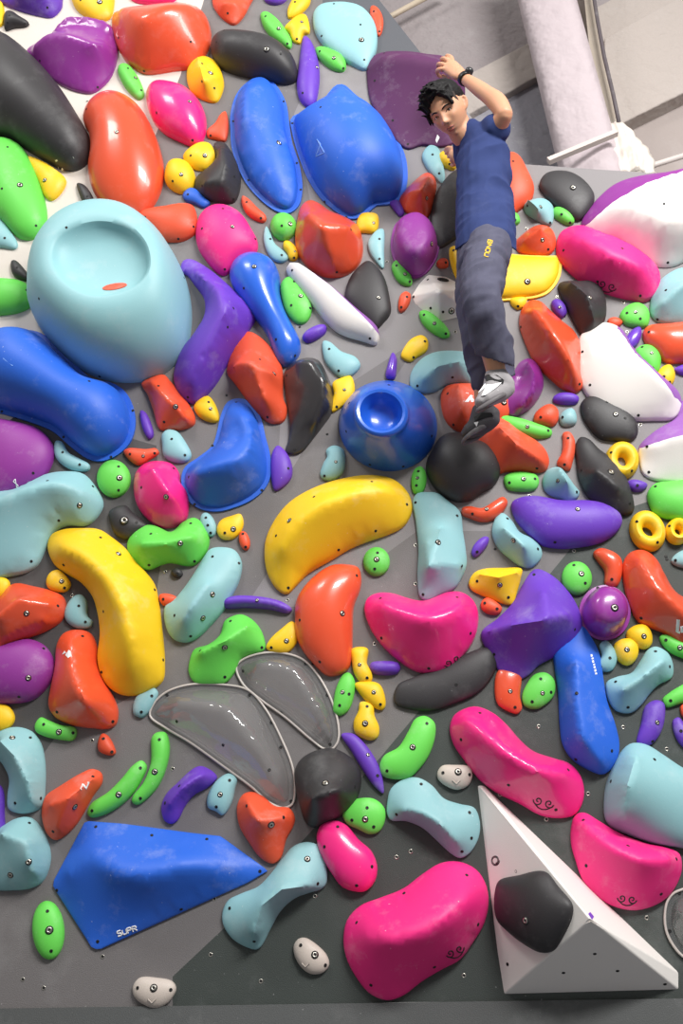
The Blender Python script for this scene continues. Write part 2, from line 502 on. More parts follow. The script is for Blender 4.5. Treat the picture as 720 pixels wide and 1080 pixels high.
def hold(key, col, outline, label, **opt):
    fr = opt.get('fr', WALL)
    px = parse(outline)
    tgt_lo, tgt_hi = px.min(0), px.max(0)
    sharp = opt.get('sharp')
    sp = px if sharp else smooth_closed(px)
    tgt_lo, tgt_hi = sp.min(0), sp.max(0)
    for k in ('s', 'b'):
        if isinstance(opt.get(k), str): opt[k] = xy(opt[k])
    e = opt.get('e', .010)
    cur = sp.copy()
    base = np.array([fr.uv(x, y, 0) for x, y in sp])
    A = abs(tri_area(base)); per = np.linalg.norm(np.roll(base, -1, 0) - base, axis=1).sum()
    inr = 2 * A / per
    H = opt.get('H', 1.0) * inr * (.88 if inr > .09 else .8)
    p = opt.get('p', .55)
    rim = opt.get('rim', 0)
    ridges = []
    for line in opt.get('r', []):
        L_ = []
        for q in line.split():
            x, y, h = [float(t) for t in q.split(',')]
            u, v = fr.uv(x, y, h)
            L_.append((u, v, h))
        if len(L_) == 1: L_.append((L_[0][0] + .004, L_[0][1], L_[0][2]))
        ridges.append(L_)
    pk = []
    for q in opt.get('pk', '').split():
        x, y, wgt = [float(t) for t in q.split(',')]
        u, v = fr.uv(x, y, H * .6)
        pk.append((u, v, wgt, inr * .8))
    for it in range(3 if H > .03 or ridges else 1):
        poly = np.array([fr.uv(x, y, 0) for x, y in cur])
        V, F, loop = field(poly, H, p, rim, ridges, pk, e, opt.get('sm', 2))
        if it == 2 or not (H > .03 or ridges): break
        Q = np.array([proj(fr.w(*v)) for v in V])
        Qb = np.array([proj(fr.w(V[i][0], V[i][1], 0)) for i in loop])
        lo, hi = np.minimum(Q.min(0), Qb.min(0)), np.maximum(Q.max(0), Qb.max(0))
        clo, chi = cur.min(0), cur.max(0)
        sc = (chi - clo) / 1.0
        # affine: move each side of the base by the silhouette's error
        dlo, dhi = tgt_lo - lo, tgt_hi - hi
        nlo, nhi = clo + dlo, chi + dhi
        t = (cur - clo) / (chi - clo)
        cur = nlo + t * (nhi - nlo)
    cu = V[loop][:, :2].mean(0)
    V = V.copy(); V[:, 0] -= cu[0]; V[:, 1] -= cu[1]
    nb = len(loop)
    skirt = [(V[i][0], V[i][1], -.003) for i in loop]
    VV = [tuple(v) for v in V] + skirt
    n0 = len(V)
    FF = [tuple(f) for f in F]
    FF += [(loop[i], n0 + i, n0 + (i + 1) % nb, loop[(i + 1) % nb]) for i in range(nb)]
    m = opt.get('m') or (MG[col] if opt.get('g') else MT[col])
    name = opt.get('n', 'climbing_hold')
    M = fr.mat(cu[0], cu[1], 0)
    o = mesh_obj(name, VV, FF, m, None, None, angle=opt.get('ang', 60))
    o.matrix_world = M
    fix_normals(o)
    if opt.get('side'):
        o.data.materials.append(opt['side'][0])
        sp_ = np.array([fr.uv(*[float(t) for t in q.split(',')]) for q in opt['side'][1].split()])
        for pl in o.data.polygons:
            if inside(np.array([[pl.center.x + cu[0], pl.center.y + cu[1]]]), sp_)[0]: pl.material_index = 1
    auto = 's' not in opt and 'b' not in opt
    if auto:
        # one bolt on the crown, screws towards the ends of the long axis
        C = V[:, :2]; cm = C.mean(0); U_, S_, Vt = np.linalg.svd(C - cm, full_matrices=False)
        ax = Vt[0]; t = (C - cm) @ ax
        a, b = t.min(), t.max()
        pts = [(cm + ax * a * .72), (cm + ax * b * .72)]
        if inr > .05:
            ay = Vt[1]; pts += [cm + ay * inr * .8 + ax * a * .25, cm - ay * inr * .8 + ax * b * .2]
        bv = get_bvh(o)
        for q in pts:
            r_ = bv.ray_cast(Vector((q[0], q[1], 2)), Vector((0, 0, -1)))
            if r_[0] is not None and r_[1].z > .1: put_on(o, ME_SCREW, 'screw', r_[0], r_[1], .9 if inr > .03 else .7)
        if inr < .075:
            r_ = bv.ray_cast(Vector((cm[0], cm[1], 2)), Vector((0, 0, -1)))
            if r_[0] is not None: put_on(o, ME_BOLT, 'bolt', r_[0], r_[1], .8 if inr > .03 else .55)
    finish(o, key, label, col, opt)
    return o

def fix_normals(o):
    bm = bmesh.new(); bm.from_mesh(o.data)
    bmesh.ops.recalc_face_normals(bm, faces=bm.faces[:])
    up = sum(f.normal.z * f.calc_area() for f in bm.faces)
    if up < 0: bmesh.ops.reverse_faces(bm, faces=bm.faces[:])
    bm.to_mesh(o.data); bm.free()

def facet(key, col, base, tops, faces, label, fm=None, mats=None, bev=.006, fr=WALL, **opt):
    """flat-sided volume: base corners on the wall then raised corners x,y,h; faces over both"""
    for k in ('s', 'b'):
        if isinstance(opt.get(k), str): opt[k] = xy(opt[k])
    B = [fr.uv(x, y, 0) + (-.003,) for x, y in xy(base)]
    T = []
    for q in tops.split():
        x, y, h = [float(t) for t in q.split(',')]
        T.append(fr.uv(x, y, h) + (h,))
    VV = B + T
    cu = np.mean(np.array(B)[:, :2], axis=0)
    VV = [(x - cu[0], y - cu[1], z) for x, y, z in VV]
    bm = bmesh.new()
    vs = [bm.verts.new(v) for v in VV]
    for i, f in enumerate(faces):
        ff = bm.faces.new([vs[k] for k in f])
        if fm: ff.material_index = fm[i]
    bmesh.ops.recalc_face_normals(bm, faces=bm.faces[:])
    if sum(f.normal.z * f.calc_area() for f in bm.faces) < 0: bmesh.ops.reverse_faces(bm, faces=bm.faces[:])
    ed = [e for e in bm.edges if len(e.link_faces) == 2]
    bmesh.ops.bevel(bm, geom=ed, offset=bev, segments=3, affect='EDGES', profile=.5)
    me = bpy.data.meshes.new('climbing_volume'); bm.to_mesh(me); bm.free()
    for m in (mats or [MT[col]]): me.materials.append(m)
    o = bpy.data.objects.new(opt.get('n', 'climbing_volume'), me); COL.objects.link(o)
    o.matrix_world = fr.mat(cu[0], cu[1], 0)
    opt.setdefault('n', 'climbing_volume')
    finish(o, key, label, col, opt)
    return o

def rings(key, col, outline, label, prof, **opt):
    """round hold: rings from the outline to a point or a second outline.
    prof: list of (blend 0..1 towards second outline, height); then dish list (scale of second outline, height)"""
    for k in ('s', 'b'):
        if isinstance(opt.get(k), str): opt[k] = xy(opt[k])
    N = 72
    def polar(s, h):
        q = resample(smooth_closed(parse(s)), .5, 200)
        q = np.array([WALL.uv(x, y, h) for x, y in q]); c = q.mean(0)
        a = np.arctan2(q[:, 1] - c[1], q[:, 0] - c[0]); r = np.linalg.norm(q - c, axis=1)
        o_ = np.argsort(a); T = np.linspace(-math.pi, math.pi, N, endpoint=False)
        rr = np.interp(T, np.r_[a[o_] - 2 * math.pi, a[o_], a[o_] + 2 * math.pi], np.r_[r[o_], r[o_], r[o_]])
        return c, rr, T
    cA, rA, T = polar(outline, 0)
    hB = opt['h2']
    cB, rB, _ = polar(opt['second'], hB)
    Vv = []
    def ring(c, rr, h):
        for r_, t in zip(rr, T): Vv.append((c[0] + r_ * math.cos(t) - cA[0], c[1] + r_ * math.sin(t) - cA[1], h))
    for bl, h in prof: ring(cA + (cB - cA) * bl, rA + (rB - rA) * bl, h)
    for s_, h in opt.get('dish', []): ring(cB, rB * s_, h)
    nr = len(Vv) // N
    F = [(i * N + k, i * N + (k + 1) % N, (i + 1) * N + (k + 1) % N, (i + 1) * N + k) for i in range(nr - 1) for k in range(N)]
    if not opt.get('open'):
        F.append(tuple((nr - 1) * N + k for k in range(N)))
    o = mesh_obj('climbing_hold', Vv, F, opt.get('m') or (MG[col] if opt.get('g') else MT[col]), None, None, angle=40)
    o.matrix_world = WALL.mat(cA[0], cA[1], 0)
    fix_normals(o)
    finish(o, key, label, col, opt)
    return o

# ---------------------------------------------------------------- the setting
def wall_mat(name, rgb, scratch=.5):
    return mat(name, rgb, rough=.62, bump=.35, bscale=330, chalk=.10, var=0, chscale=2.2)
PAINT = [wall_mat('paint_light_grey', (132, 128, 129)), wall_mat('paint_white', (214, 205, 196)), wall_mat('paint_mid_grey_and_shade', (112, 108, 108)),
         wall_mat('paint_dark_green_grey', (60, 66, 63)), wall_mat('paint_charcoal', (74, 72, 72)), wall_mat('paint_slate', (84, 86, 92))]
OUTL = [(-330, 1068), (-330, -420), (70, -420), (443, 55), (535, 172), (1250, 222), (1150, 1052), (430, 1057), (0, 1068)]
REG = [  # later wins
    (2, [(-400, 1200), (-400, 640), (330, 640), (440, 560), (620, 560), (760, 500), (1400, 400), (1400, 1200)]),
    (2, [(150, -420), (345, -420), (345, 40), (310, 120), (330, 230), (300, 420), (100, 420), (100, -100)]),  # dimmer light of the upper left, put into the colour as mid grey
    (2, [(-400, 1100), (-400, 300), (130, 235), (300, 350), (290, 560), (205, 690), (100, 860), (60, 1100)]),
    (2, [(205, 690), (340, 690), (430, 640), (440, 750), (400, 800), (330, 870), (180, 1030), (150, 1100), (-50, 1100), (100, 860)]),
    (2, [(360, 410), (445, 355), (180, 760), (120, 800)]),
    (4, [(-400, 1100), (-400, 440), (60, 440), (165, 470), (170, 590), (160, 660), (148, 730), (60, 775), (0, 860), (-20, 1100)]),
    (3, [(182, 1100), (182, 1030), (235, 980), (325, 880), (400, 800), (440, 752), (580, 605), (602, 578), (650, 540), (740, 510), (1300, 440), (1300, 1100)]),
    (5, [(340, -420), (340, 20), (372, 40), (398, 90), (470, 92), (400, -20), (200, -420)]),
    (1, [(-400, -500), (215, -500), (215, 0), (190, 80), (165, 140), (130, 235), (68, 395), (0, 452), (-400, 560)]),
]
def build_wall():
    uvp = lambda L: [Vector(WALL.uv(x, y, 0)) for x, y in L]
    out = uvp(OUTL)
    outn = np.array([tuple(v) for v in out])
    dense = []
    verts, edges = list(out), []
    n = len(out)
    edges += [(i, (i + 1) % n) for i in range(n)]
    regs = []
    for m, L in REG:
        P = uvp(L); regs.append((m, np.array([tuple(v) for v in P])))
        b = len(verts); verts += P; edges += [(b + i, b + (i + 1) % len(P)) for i in range(len(P))]
    r = geometry.delaunay_2d_cdt(verts, edges, [], 0, 1e-6)
    V = [tuple(v) for v in r[0]]; F = []; FM = []
    for f in r[2]:
        c = np.mean([V[i] for i in f], axis=0)[None]
        if not inside(c, outn)[0]: continue
        m = 0
        for k, P in regs:
            if inside(c, P)[0]: m = k
        F.append(tuple(f)); FM.append(m)
    nV = len(V)
    VV = [(x, y, 0) for x, y in V]
    # back face and sides
    b = len(VV)
    VV += [(v.x, v.y, -.002) for v in out] + [(v.x, v.y, -.16) for v in out]
    for i in range(n):
        F.append((b + i, b + n + i, b + n + (i + 1) % n, b + (i + 1) % n)); FM.append(5)
    F.append(tuple(b + n + i for i in range(n))); FM.append(5)
    o = mesh_obj('wall_front', VV, F, PAINT, None, None, smooth=False, fm=FM)
    o.matrix_world = WALL.mat(0, 0, 0)
    return struct(o)
wall = build_wall()

def prism(name, pts, h0, h1, m, fr=WALL, bev=0):
    """pixel polygon seen at offset h1, extruded along the wall normal to h0"""
    P = [fr.uv(x, y, h1) for x, y in pts]
    n = len(P)
    V = [(x, y, h1) for x, y in P] + [(x, y, h0) for x, y in P]
    F = [tuple(range(n)), tuple(range(2 * n - 1, n - 1, -1))] + [(i, n + i, n + (i + 1) % n, (i + 1) % n) for i in range(n)]
    o = mesh_obj(name, V, F, m, None, None, smooth=False)
    o.matrix_world = fr.mat(0, 0, 0)
    fix_normals(o)
    if bev:
        md = o.modifiers.new('bevel', 'BEVEL'); md.width = bev; md.segments = 3
    return o

# lower panel below the wall and the floor mats
kick_m = wall_mat('paint_kick_panel', (74, 76, 76))
a = WALL.w(*WALL.uv(-330, 1068)); b = WALL.w(*WALL.uv(430, 1057)); c = WALL.w(*WALL.uv(1150, 1052))
zb = min(a.z, b.z, c.z)
yk = min(a.y, b.y, c.y)
def box(name, lo, hi, m):
    x0, y0, z0 = lo; x1, y1, z1 = hi
    V = [(x0, y0, z0), (x1, y0, z0), (x1, y1, z0), (x0, y1, z0), (x0, y0, z1), (x1, y0, z1), (x1, y1, z1), (x0, y1, z1)]
    F = [(0, 3, 2, 1), (4, 5, 6, 7), (0, 1, 5, 4), (1, 2, 6, 5), (2, 3, 7, 6), (3, 0, 4, 7)]
    return mesh_obj(name, V, F, m, smooth=False)
kick = struct(box('wall_lower', (a.x, yk - .012, 0.0), (c.x, yk + .25, zb + .012), kick_m))
floor_m = mat('grey_mat', (110, 112, 118), rough=.7, bump=.2, bscale=90, var=0)
struct(box('floor', (-7, -7, -.2), (8, 6.5, 0), floor_m))
conc = mat('concrete_lilac', (158, 149, 150), rough=.85, bump=.9, bscale=14, chalk=.12, var=0, chscale=3)
conc_l = mat('concrete_pale', (178, 168, 162), rough=.85, bump=1.0, bscale=9, chalk=.10, var=0, chscale=3)
conc_d = mat('concrete_rough', (156, 154, 162), rough=.9, bump=1.0, bscale=9, chalk=.45, var=0, chscale=5)
conc_w = mat('concrete_warm', (165, 154, 150), rough=.8, bump=.5, bscale=30, chalk=.12, var=0, chscale=3)
# the unfinished concrete structure above and behind the wall
D0 = -1.3
struct(prism('wall_back', [(60, -260), (1050, -260), (1050, 420), (380, 420), (60, 100)], D0 - .3, D0 - .12, conc))
struct(prism('trim_1', [(430, 114), (492, 79), (650, -4), (800, -82), (800, 10), (567, 80), (540, 95), (430, 156)], D0 - .12, D0, conc_l, bev=.01))
struct(prism('trim_2', [(430, 156), (540, 95), (620, 62), (620, 230), (430, 260)], D0 - .2, D0 - .06, conc_d, bev=.01))
struct(prism('trim_3', [(637, 40), (712, -1), (900, -100), (900, 10), (720, 98), (655, 130), (636, 138)], D0 - .12, D0 + .1, conc_l, bev=.01))
struct(prism('trim_4', [(615, 152), (655, 130), (720, 98), (900, 10), (1000, 300), (615, 300)], D0 - .2, D0 - .02, conc_w, bev=.01))

# white column
col_m = mat('white_plaster', (190, 177, 181), rough=.75, bump=1.0, bscale=7, chalk=.05, var=0)
def column():
    p1 = pt(561, -60, D0 + .35); p0 = pt(632, 215, D0 + .35)
    # widths from the picture
    w = (pt(612, 0, D0 + .35) - pt(543, 0, D0 + .35)).length * .5 * .84
    ax = (p1 - p0); L = ax.length; ax.normalize()
    t = (pt(650, 100, D0 + .35) - pt(560, 100, D0 + .35)); t = (t - ax * t.dot(ax)).normalized(); vd = (CAM - (p0 + p1) * .5).normalized(); n = (vd - ax * vd.dot(ax)).normalized(); t = n.cross(ax).normalized()
    V, F = [], []
    prof = []
    for k in range(40):
        an = 2 * math.pi * k / 40
        c_, s_ = math.cos(an), math.sin(an)
        e_ = .62
        prof.append((w * math.copysign(abs(c_) ** e_, c_), w * math.copysign(abs(s_) ** e_, s_)))
    for j in range(30):
        z = L * 1.0 * j / 29
        for x, y in prof: V.append(p0 + ax * z + t * x + n * y)
    for j in range(29):
        for k in range(40): F.append((j * 40 + k, j * 40 + (k + 1) % 40, (j + 1) * 40 + (k + 1) % 40, (j + 1) * 40 + k))
    F += [tuple(range(39, -1, -1)), tuple(29 * 40 + k for k in range(40))]
    o = mesh_obj('column', V, F, col_m); fix_normals(o)
    return struct(o)
column()

def tube_mesh(pts, rad, n=10, cap=True):
    pts = [Vector(p) for p in pts]
    V, F = [], []
    prev = None
    for i, p in enumerate(pts):
        t = (pts[min(i + 1, len(pts) - 1)] - pts[max(i - 1, 0)]).normalized()
        if prev is None:
            s = t.orthogonal().normalized()
        else:
            s = (prev - t * prev.dot(t)).normalized()
        prev = s
        q = t.cross(s)
        r = rad[i] if isinstance(rad, (list, tuple)) else rad
        for k in range(n):
            a_ = 2 * math.pi * k / n
            V.append(p + s * r * math.cos(a_) + q * r * math.sin(a_))
    for i in range(len(pts) - 1):
        for k in range(n): F.append((i * n + k, i * n + (k + 1) % n, (i + 1) * n + (k + 1) % n, (i + 1) * n + k))
    if cap:
        F += [tuple(range(n - 1, -1, -1)), tuple((len(pts) - 1) * n + k for k in range(n))]
    return V, F
hh = D0 + .3
m_duct = mat('trunking_grey', (176, 164, 150), rough=.5, bump=.1, var=0)
o = prism('cable_trunking', [(612, -40), (622, -40), (640, 75), (652, 134), (645, 137), (632, 90), (621, 48)], D0 - .1, D0 + .28, m_duct)
tag(o, 'greyish vertical cable trunking running beside the white column', 'trunking')
V, F = tube_mesh([pt(620, -40, hh + .05), pt(630, 22, hh + .05), pt(637, 60, hh + .05), pt(646, 98, hh + .05), pt(654, 136, hh + .05)], .012)
o = mesh_obj('cable', V, F, mat('grey_cable', (92, 84, 88), rough=.5, bump=0))
tag(o, 'thin dark cable running down the trunking beside the white column', 'cable')
V, F = tube_mesh([pt(578, 170, hh + .3), pt(650, 140, hh + .3)], .022, n=4)
o = mesh_obj('metal_rod', V, F, mat('pale_rod', (205, 192, 186), rough=.5, bump=.1), smooth=False)
tag(o, 'pale square bar crossing the foot of the white column', 'bar')
# crumpled plastic bundle at the column foot
def bundle():
    V, F = [], []
    c0, c1 = pt(647, 134, hh + .1), pt(662, 195, hh + .1)
    ax = (c1 - c0); t = WALL.u; n = ax.normalized().cross(t)
    for j in range(26):
        f = j / 25
        r = .05 + .10 * min(1, f * 1.6) ** .8
        for k in range(60):
            a_ = 2 * math.pi * k / 60
            rr = r * (1 + .12 * math.sin(9 * a_ + 2 * f) + .09 * math.sin(17 * a_ - 4 * f) + .05 * math.sin(23 * f + 3 * a_))
            V.append(c0 + ax * f + t * rr * math.cos(a_) + n * rr * .8 * math.sin(a_))
    for j in range(25):
        for k in range(60): F.append((j * 60 + k, j * 60 + (k + 1) % 60, (j + 1) * 60 + (k + 1) % 60, (j + 1) * 60 + k))
    F += [tuple(range(59, -1, -1)), tuple(25 * 60 + k for k in range(60))]
    o = mesh_obj('plastic_bundle', V, F, mat('wrap_plastic', (226, 216, 206), rough=.3, bump=.3, bscale=30)); fix_normals(o)
    tag(o, 'crumpled translucent plastic wrapping bundled at the foot of the cable trunking', 'plastic wrapping')
bundle()
V, F = tube_mesh([pt(655, 186, D0 + .15), pt(690, 174, D0 + .15), pt(760, 152, D0 + .15)], .018)
o = mesh_obj('conduit_pipe', V, F, mat('white_conduit', (214, 204, 200), rough=.5, bump=0))
tag(o, 'thin white conduit above the white and purple volume', 'pipe')
V, F = tube_mesh([pt(400, 24, D0 + .02), pt(420, 13, D0 + .02), pt(470, -14, D0 + .02)], .02)
o = mesh_obj('conduit_pipe', V, F, mat('cream_conduit', (206, 190, 168), rough=.5, bump=0))
tag(o, 'cream conduit on the grey concrete near the top edge of the wall', 'pipe')

# small t-nut holes in the panel (parts of the wall)
ME_TNUT = proto_mesh('t_nut', [(.0085, -.003), (.0075, .0008), (.0052, .0009), (.0046, .0004)], [M_STEEL, M_DARK],
                     lambda p: 1 if math.hypot(p.center.x, p.center.y) < .004 else 0, n=10)
ME_HOLE = proto_mesh('bolt_hole', [(.0062, -.003), (.0058, .0006), (.003, .0008)], [M_DARK], n=10)
for k, (x, y) in enumerate(xy('222,1007 275,1035 332,945 108,1009 46,1042 24,1033 226,948 97,781 76,628 174,603 303,633 438,575 438,616 395,679 568,766 620,837 657,767 703,790 527,838 433,898 '
                              '418,904 364,904 489,1029 682,968 576,864 605,581 408,276 480,350 478,288 530,230 555,241 587,313 657,319 661,350 675,448 558,523 384,812 92,107 375,813 182,811 '
                              '203,120 195,118 316,345 341,352 345,458 239,417 330,700 455,578 522,579 703,590 702,587 245,1061')):
    me = ME_TNUT if k < 40 else ME_HOLE
    cobj = bpy.data.objects.new('t_nut' if k < 40 else 'bolt_hole', me); COL.objects.link(cobj); cobj.parent = wall
    u_, v_ = WALL.uv(x, y)
    cobj.matrix_local = Matrix.Translation((u_, v_, 0))

# ---------------------------------------------------------------- the holds (outline and marks read in the photograph's frame)
CV = 'climbing_volume'
# ---- very large ones
rings('ball', 'L', '36,325 38,300 45,275 62,250 85,235 110,229 135,231 155,240 175,258 192,285 201,315 202,345 196,372 180,390 155,402 120,403 90,393 62,370 45,350 37,335',
      'huge pale aqua ball with a wide scooped dish, upper left of the wall', [(0, -.003), (.0, .01), (.03, .07), (.10, .14), (.25, .21), (.45, .27), (.7, .305), (.92, .315), (1, .31)],
      second='54,272 58,253 75,240 105,233 135,240 153,258 157,280 148,297 125,308 100,311 80,305 62,290', h2=.31,
      dish=[(.97, .302), (.93, .285), (.8, .265), (.6, .252), (.35, .245), (.1, .243)], s='70,240 41,315 105,397 194,293')
patch_on(HOLDS['ball'], 'sticker', [[(108 + 13 * (1 + math.cos(t)), 302.5 - 2 * math.cos(t) + 3.2 * math.sin(t)) for t in np.linspace(0, 6.283, 16, endpoint=False)]], MT['O'], 'small worn orange sticker', lift=.003)
rings('dish', 'B', 'E 409 450 52 47 10', 'round blue bowl-topped cone with a dished knob, centre of the wall',
      [(0, -.003), (0, .012), (.06, .022), (.12, .04), (.3, .09), (.6, .155), (.85, .195), (.96, .212), (1, .225)], g=1, second='E 402 436 29 26 10', h2=.235,
      dish=[(1, .24), (.96, .25), (.88, .255), (.78, .252), (.70, .23), (.6, .195), (.4, .18), (.1, .175)], s='365,455 368,425 447,410 455,460 390,490 425,492 410,406')
rings('dome1', 'M', '413,250 417,238 428,230 440,228 453,236 461,249 463,264 458,278 448,290 437,294 424,288 415,275 412,262', 'plum purple dome hold with a thin flange, just left of the climber', [(0, -.003), (0, .012), (.10, .014), (.11, .03), (.14, .06), (.20, .09), (.31, .115), (.5, .138), (.75, .15), (1, .153)],
      second='E 441 257 3 3 0', h2=.153, b='455,257', bs=.8, ang=40)
rings('dome2', 'M', 'E 637 647 27 29 0', 'round plum dome hold with flange, beside two yellow knobs', [(0, -.003), (0, .012), (.14, .014), (.15, .03), (.19, .07), (.28, .105), (.45, .135), (.7, .15), (1, .153)],
      second='E 640 641 3 3 0', h2=.16, b='648,641', s='630,620', g=1)
for key, cx, cy, rx, ry, an, lab in (('don1', 655, 487, 18, 19.5, 0, 'yellow ring hold beside the long black hold'), ('don2', 682, 561, 18, 22, -28, 'largest yellow ring hold, below the green hold at right'),
                                     ('don3', 713.5, 561.5, 13, 13.5, 0, 'small yellow ring hold cut by the right edge')):
    rings(key, 'Y', f'E {cx} {cy} {rx} {ry} {an}', lab, [(0, -.003), (0, .010), (.06, .024), (.2, .038), (.42, .046), (.65, .045), (.85, .038), (.96, .026), (1, .012), (1, -.003)], open=1,
          second=f'E {cx+1} {cy-1} {rx*.24} {ry*.3} {an-20}', h2=.02, s=f'{cx+rx*.62},{cy+ry*.5} {cx-rx*.6},{cy-ry*.5}')
hold('shield1', 'B', '243,140 243,120 249,100 260,87 272,81 285,84 295,95 302,110 305,130 308,150 316,175 319,200 315,218 305,226 292,224 275,212 260,195 250,175 244,155',
     'tall blue egg-shaped flanged hold under the black log hold', H=.55, p=.45, rim=.022, r=['262,105,.03 258,140,.05'], sm=6, s='246,128 299,107 262,190 317,200 313,172 285,220', b='294,151')
hold('shield2', 'B', '307,125 320,118 335,112 345,100 354,90 362,89 375,100 390,112 405,125 418,145 428,168 429,195 422,212 405,217 398,217 385,228 372,232 360,228 340,212 325,190 315,165 308,140',
     'large blue flanged hold with printed triangle, left of the climber', H=.85, p=.5, rim=.02, pk='395,175,2', s='338,113 308,130 317,172 342,213 365,229 372,96')
def tri_mark(o, pts, m=M_WMARK, w=.003):
    P = xy(pts)
    L_ = []
    for i in range(len(P)):
        a_, b_ = P[i], P[(i + 1) % len(P)]
        for k in range(5): L_.append((a_[0] + (b_[0] - a_[0]) * k / 5, a_[1] + (b_[1] - a_[1]) * k / 5))
    L_.append(P[0])
    ribbon_on(o, 'printed_triangle', L_, w, m)
M_BMARK = mat('pale_blue_print', (120, 165, 240), rough=.5, bump=0)
tri_mark(HOLDS['shield2'], '334,147 342,161 333,165 338,152', M_BMARK, .0018)
hold('bean1', 'B', '-15,345 0,350 15,348 40,350 55,360 66,372 80,385 98,400 118,404 132,413 141,430 143,450 137,468 125,480 108,487 92,484 75,472 55,455 30,445 0,436 -15,432',
     'large blue flanged bean hold below the aqua ball at left', H=.95, p=.5, rim=.022, s='140,433 117,482 67,461 17,441 2,434 94,402', b='')
patch_on(HOLDS['bean1'], 'printed_triangle', [[(3, 378), (30, 374), (13, 386)]], M_BMARK)
hold('shield3', 'B', '191,505 195,493 210,482 224,470 229,455 233,438 240,424 252,420 265,425 275,440 280,460 285,480 286,500 280,515 267,527 250,535 230,540 210,537 198,528 193,518',
     'blue curved flanged hold, between small aqua and small violet holds', H=.35, p=.5, rim=.018, r=['205,505,.09 230,498,.12 250,495,.13 266,480,.11 268,455,.08 258,438,.06', '252,455,.03 254,470,.035'], sm=4, s='249,424 224,470 199,503 276,517 205,532')
hold('big_volume', 'M', '387,70 392,60 403,55 430,54 450,57 470,60 485,75 490,90 489,115 485,135 478,152 462,156 445,154 430,158 418,150 408,135 398,122 390,105 387,85',
     'wide matte plum volume under the climber\'s raised hand', H=.06, p=.4, n=CV, m=mat('dark_plum_matte', (86, 32, 82), rough=.7, chalk=.12), r=['398,62,.08 430,61,.13 465,66,.15 482,80,.13'], sm=4, s='395,85 414,127 388,73 405,56 469,64 430,152 458,100')
patch_on(HOLDS['big_volume'], 'tape_tag', [[(461, 142), (463.5, 145), (460.5, 151), (459, 148)]], M_WMARK, 'small white tape tag')
hold('blue_vol', 'B', '90,866 130,869 205,879 232,882 282,918 262,930 104,1001 97,999 56,935 57,928', 'large matte blue angular volume lettered SUPR, bottom left of the wall', H=.04, p=.5, n=CV, sharp=1, sm=3,
     r=['72,922,.05 100,900,.09 122,918,.14 150,924,.15 190,912,.13 262,917,.02'], s='101,872 160,881 218,885 274,919 60,939 103,993 191,959')
facet('white_vol', 'W', '503,828 510,828 716,1026 716,1044 531,1049 524,1005', '623,970,.34 507,832,.02', [(0, 1, 7), (1, 2, 6, 7), (2, 3, 6), (3, 4, 6), (4, 5, 6), (5, 0, 7, 6)],
      'big white pyramid volume carrying a black hold, bottom right', bev=.005, s='516,855 544,919 627,1006 651,1024 594,1026 701,1038 618,949 535,1017')
patch_on(HOLDS['white_vol'], 'sticker', [[(620, 964), (622, 962), (626, 967), (624, 970)]], MT['V'])
facet('white_pent', 'W', '433,312 442,298 451,289 470,291 500,306 502,330 464,340 450,332 437,320', '462,306,.09', [(0, 1, 9), (1, 2, 9), (2, 3, 9), (3, 4, 9), (4, 5, 9), (5, 6, 9), (6, 7, 9), (7, 8, 9), (8, 0, 9)],
      'white faceted volume left of the climber\'s thigh', bev=.006, s='451,295 454,325 467,329 481,303 436,313', b='476,328')
patch_on(HOLDS['white_pent'], 'sticker', [[(461 + 6 * (1 + math.cos(t)), 295.5 + 1.6 * math.sin(t) + math.cos(t)) for t in np.linspace(0, 6.283, 14, endpoint=False)]], M_DARK, lift=.004)
hold('white_log', 'W', '302,282 306,278 316,279 350,303 375,326 399,349 397,364 385,361 355,350 330,322', 'long narrow white volume with a lilac side, left of the black egg hold', H=.6, p=.4, n=CV, sm=0,
     r=['305,281,.015 316,282.5,.022 349,308,.028 373,331,.028 396,353,.02'], s='308,285 390,357', side=(M_LILAC, '305,281,.015 316,282.5,.022 349,308,.028 373,331,.028 396,353,.02 430,360,0 430,250,0 300,250,0'))
hold('white_top', 'W', '612,240 640,200 665,188 722,181 800,172 810,200 800,262 735,270 712,281 695,282 680,277 650,256', 'large white volume with purple upper side, top right corner', H=.12, p=.5, n=CV, g=1, sm=3,
     r=['622,234,.05 645,217,.08 680,198,.11 720,184,.13 790,174,.12', '655,222,.10 700,240,.14 760,240,.12'], s='700,215 704,277 632,245', side=(MT['M'], '560,250,0 622,234,.05 645,217,.08 680,198,.11 720,184,.13 790,174,.12 900,150,.1 900,80,0 560,80,0'))
hold('white_mid', 'W', '609,372 612,353 622,346 636,340 655,347 668,371 690,392 716,416 718,430 711,442 690,444 665,444 640,440 623,424 612,406', 'white curved volume with lilac edge, right of the tall orange hold', H=.25, p=.45, n=CV, g=1, sm=3,
     r=['653,352,.06 666,374,.07 688,396,.07 708,418,.05'], s='614,371 622,406 673,438', side=(M_LILAC, '645,330,0 653,352,.06 666,374,.07 688,396,.07 708,418,.05 780,440,0 780,330,0'))
hold('white_low', 'W', '674,486 673,472 690,455 713,440 717,424 800,410 800,508 700,508 685,505 677,499', 'white volume with a lilac flank, cut by the right edge above the green hold', H=.1, p=.45, n=CV, sm=2,
     r=['678,472,.04 702,465,.07 735,458,.09 790,448,.08'], s='682,471 684,498', side=(M_LILAC, '660,476,0 678,472,.04 702,465,.07 735,458,.09 790,448,.08 880,430,0 880,380,0 660,380,0'))
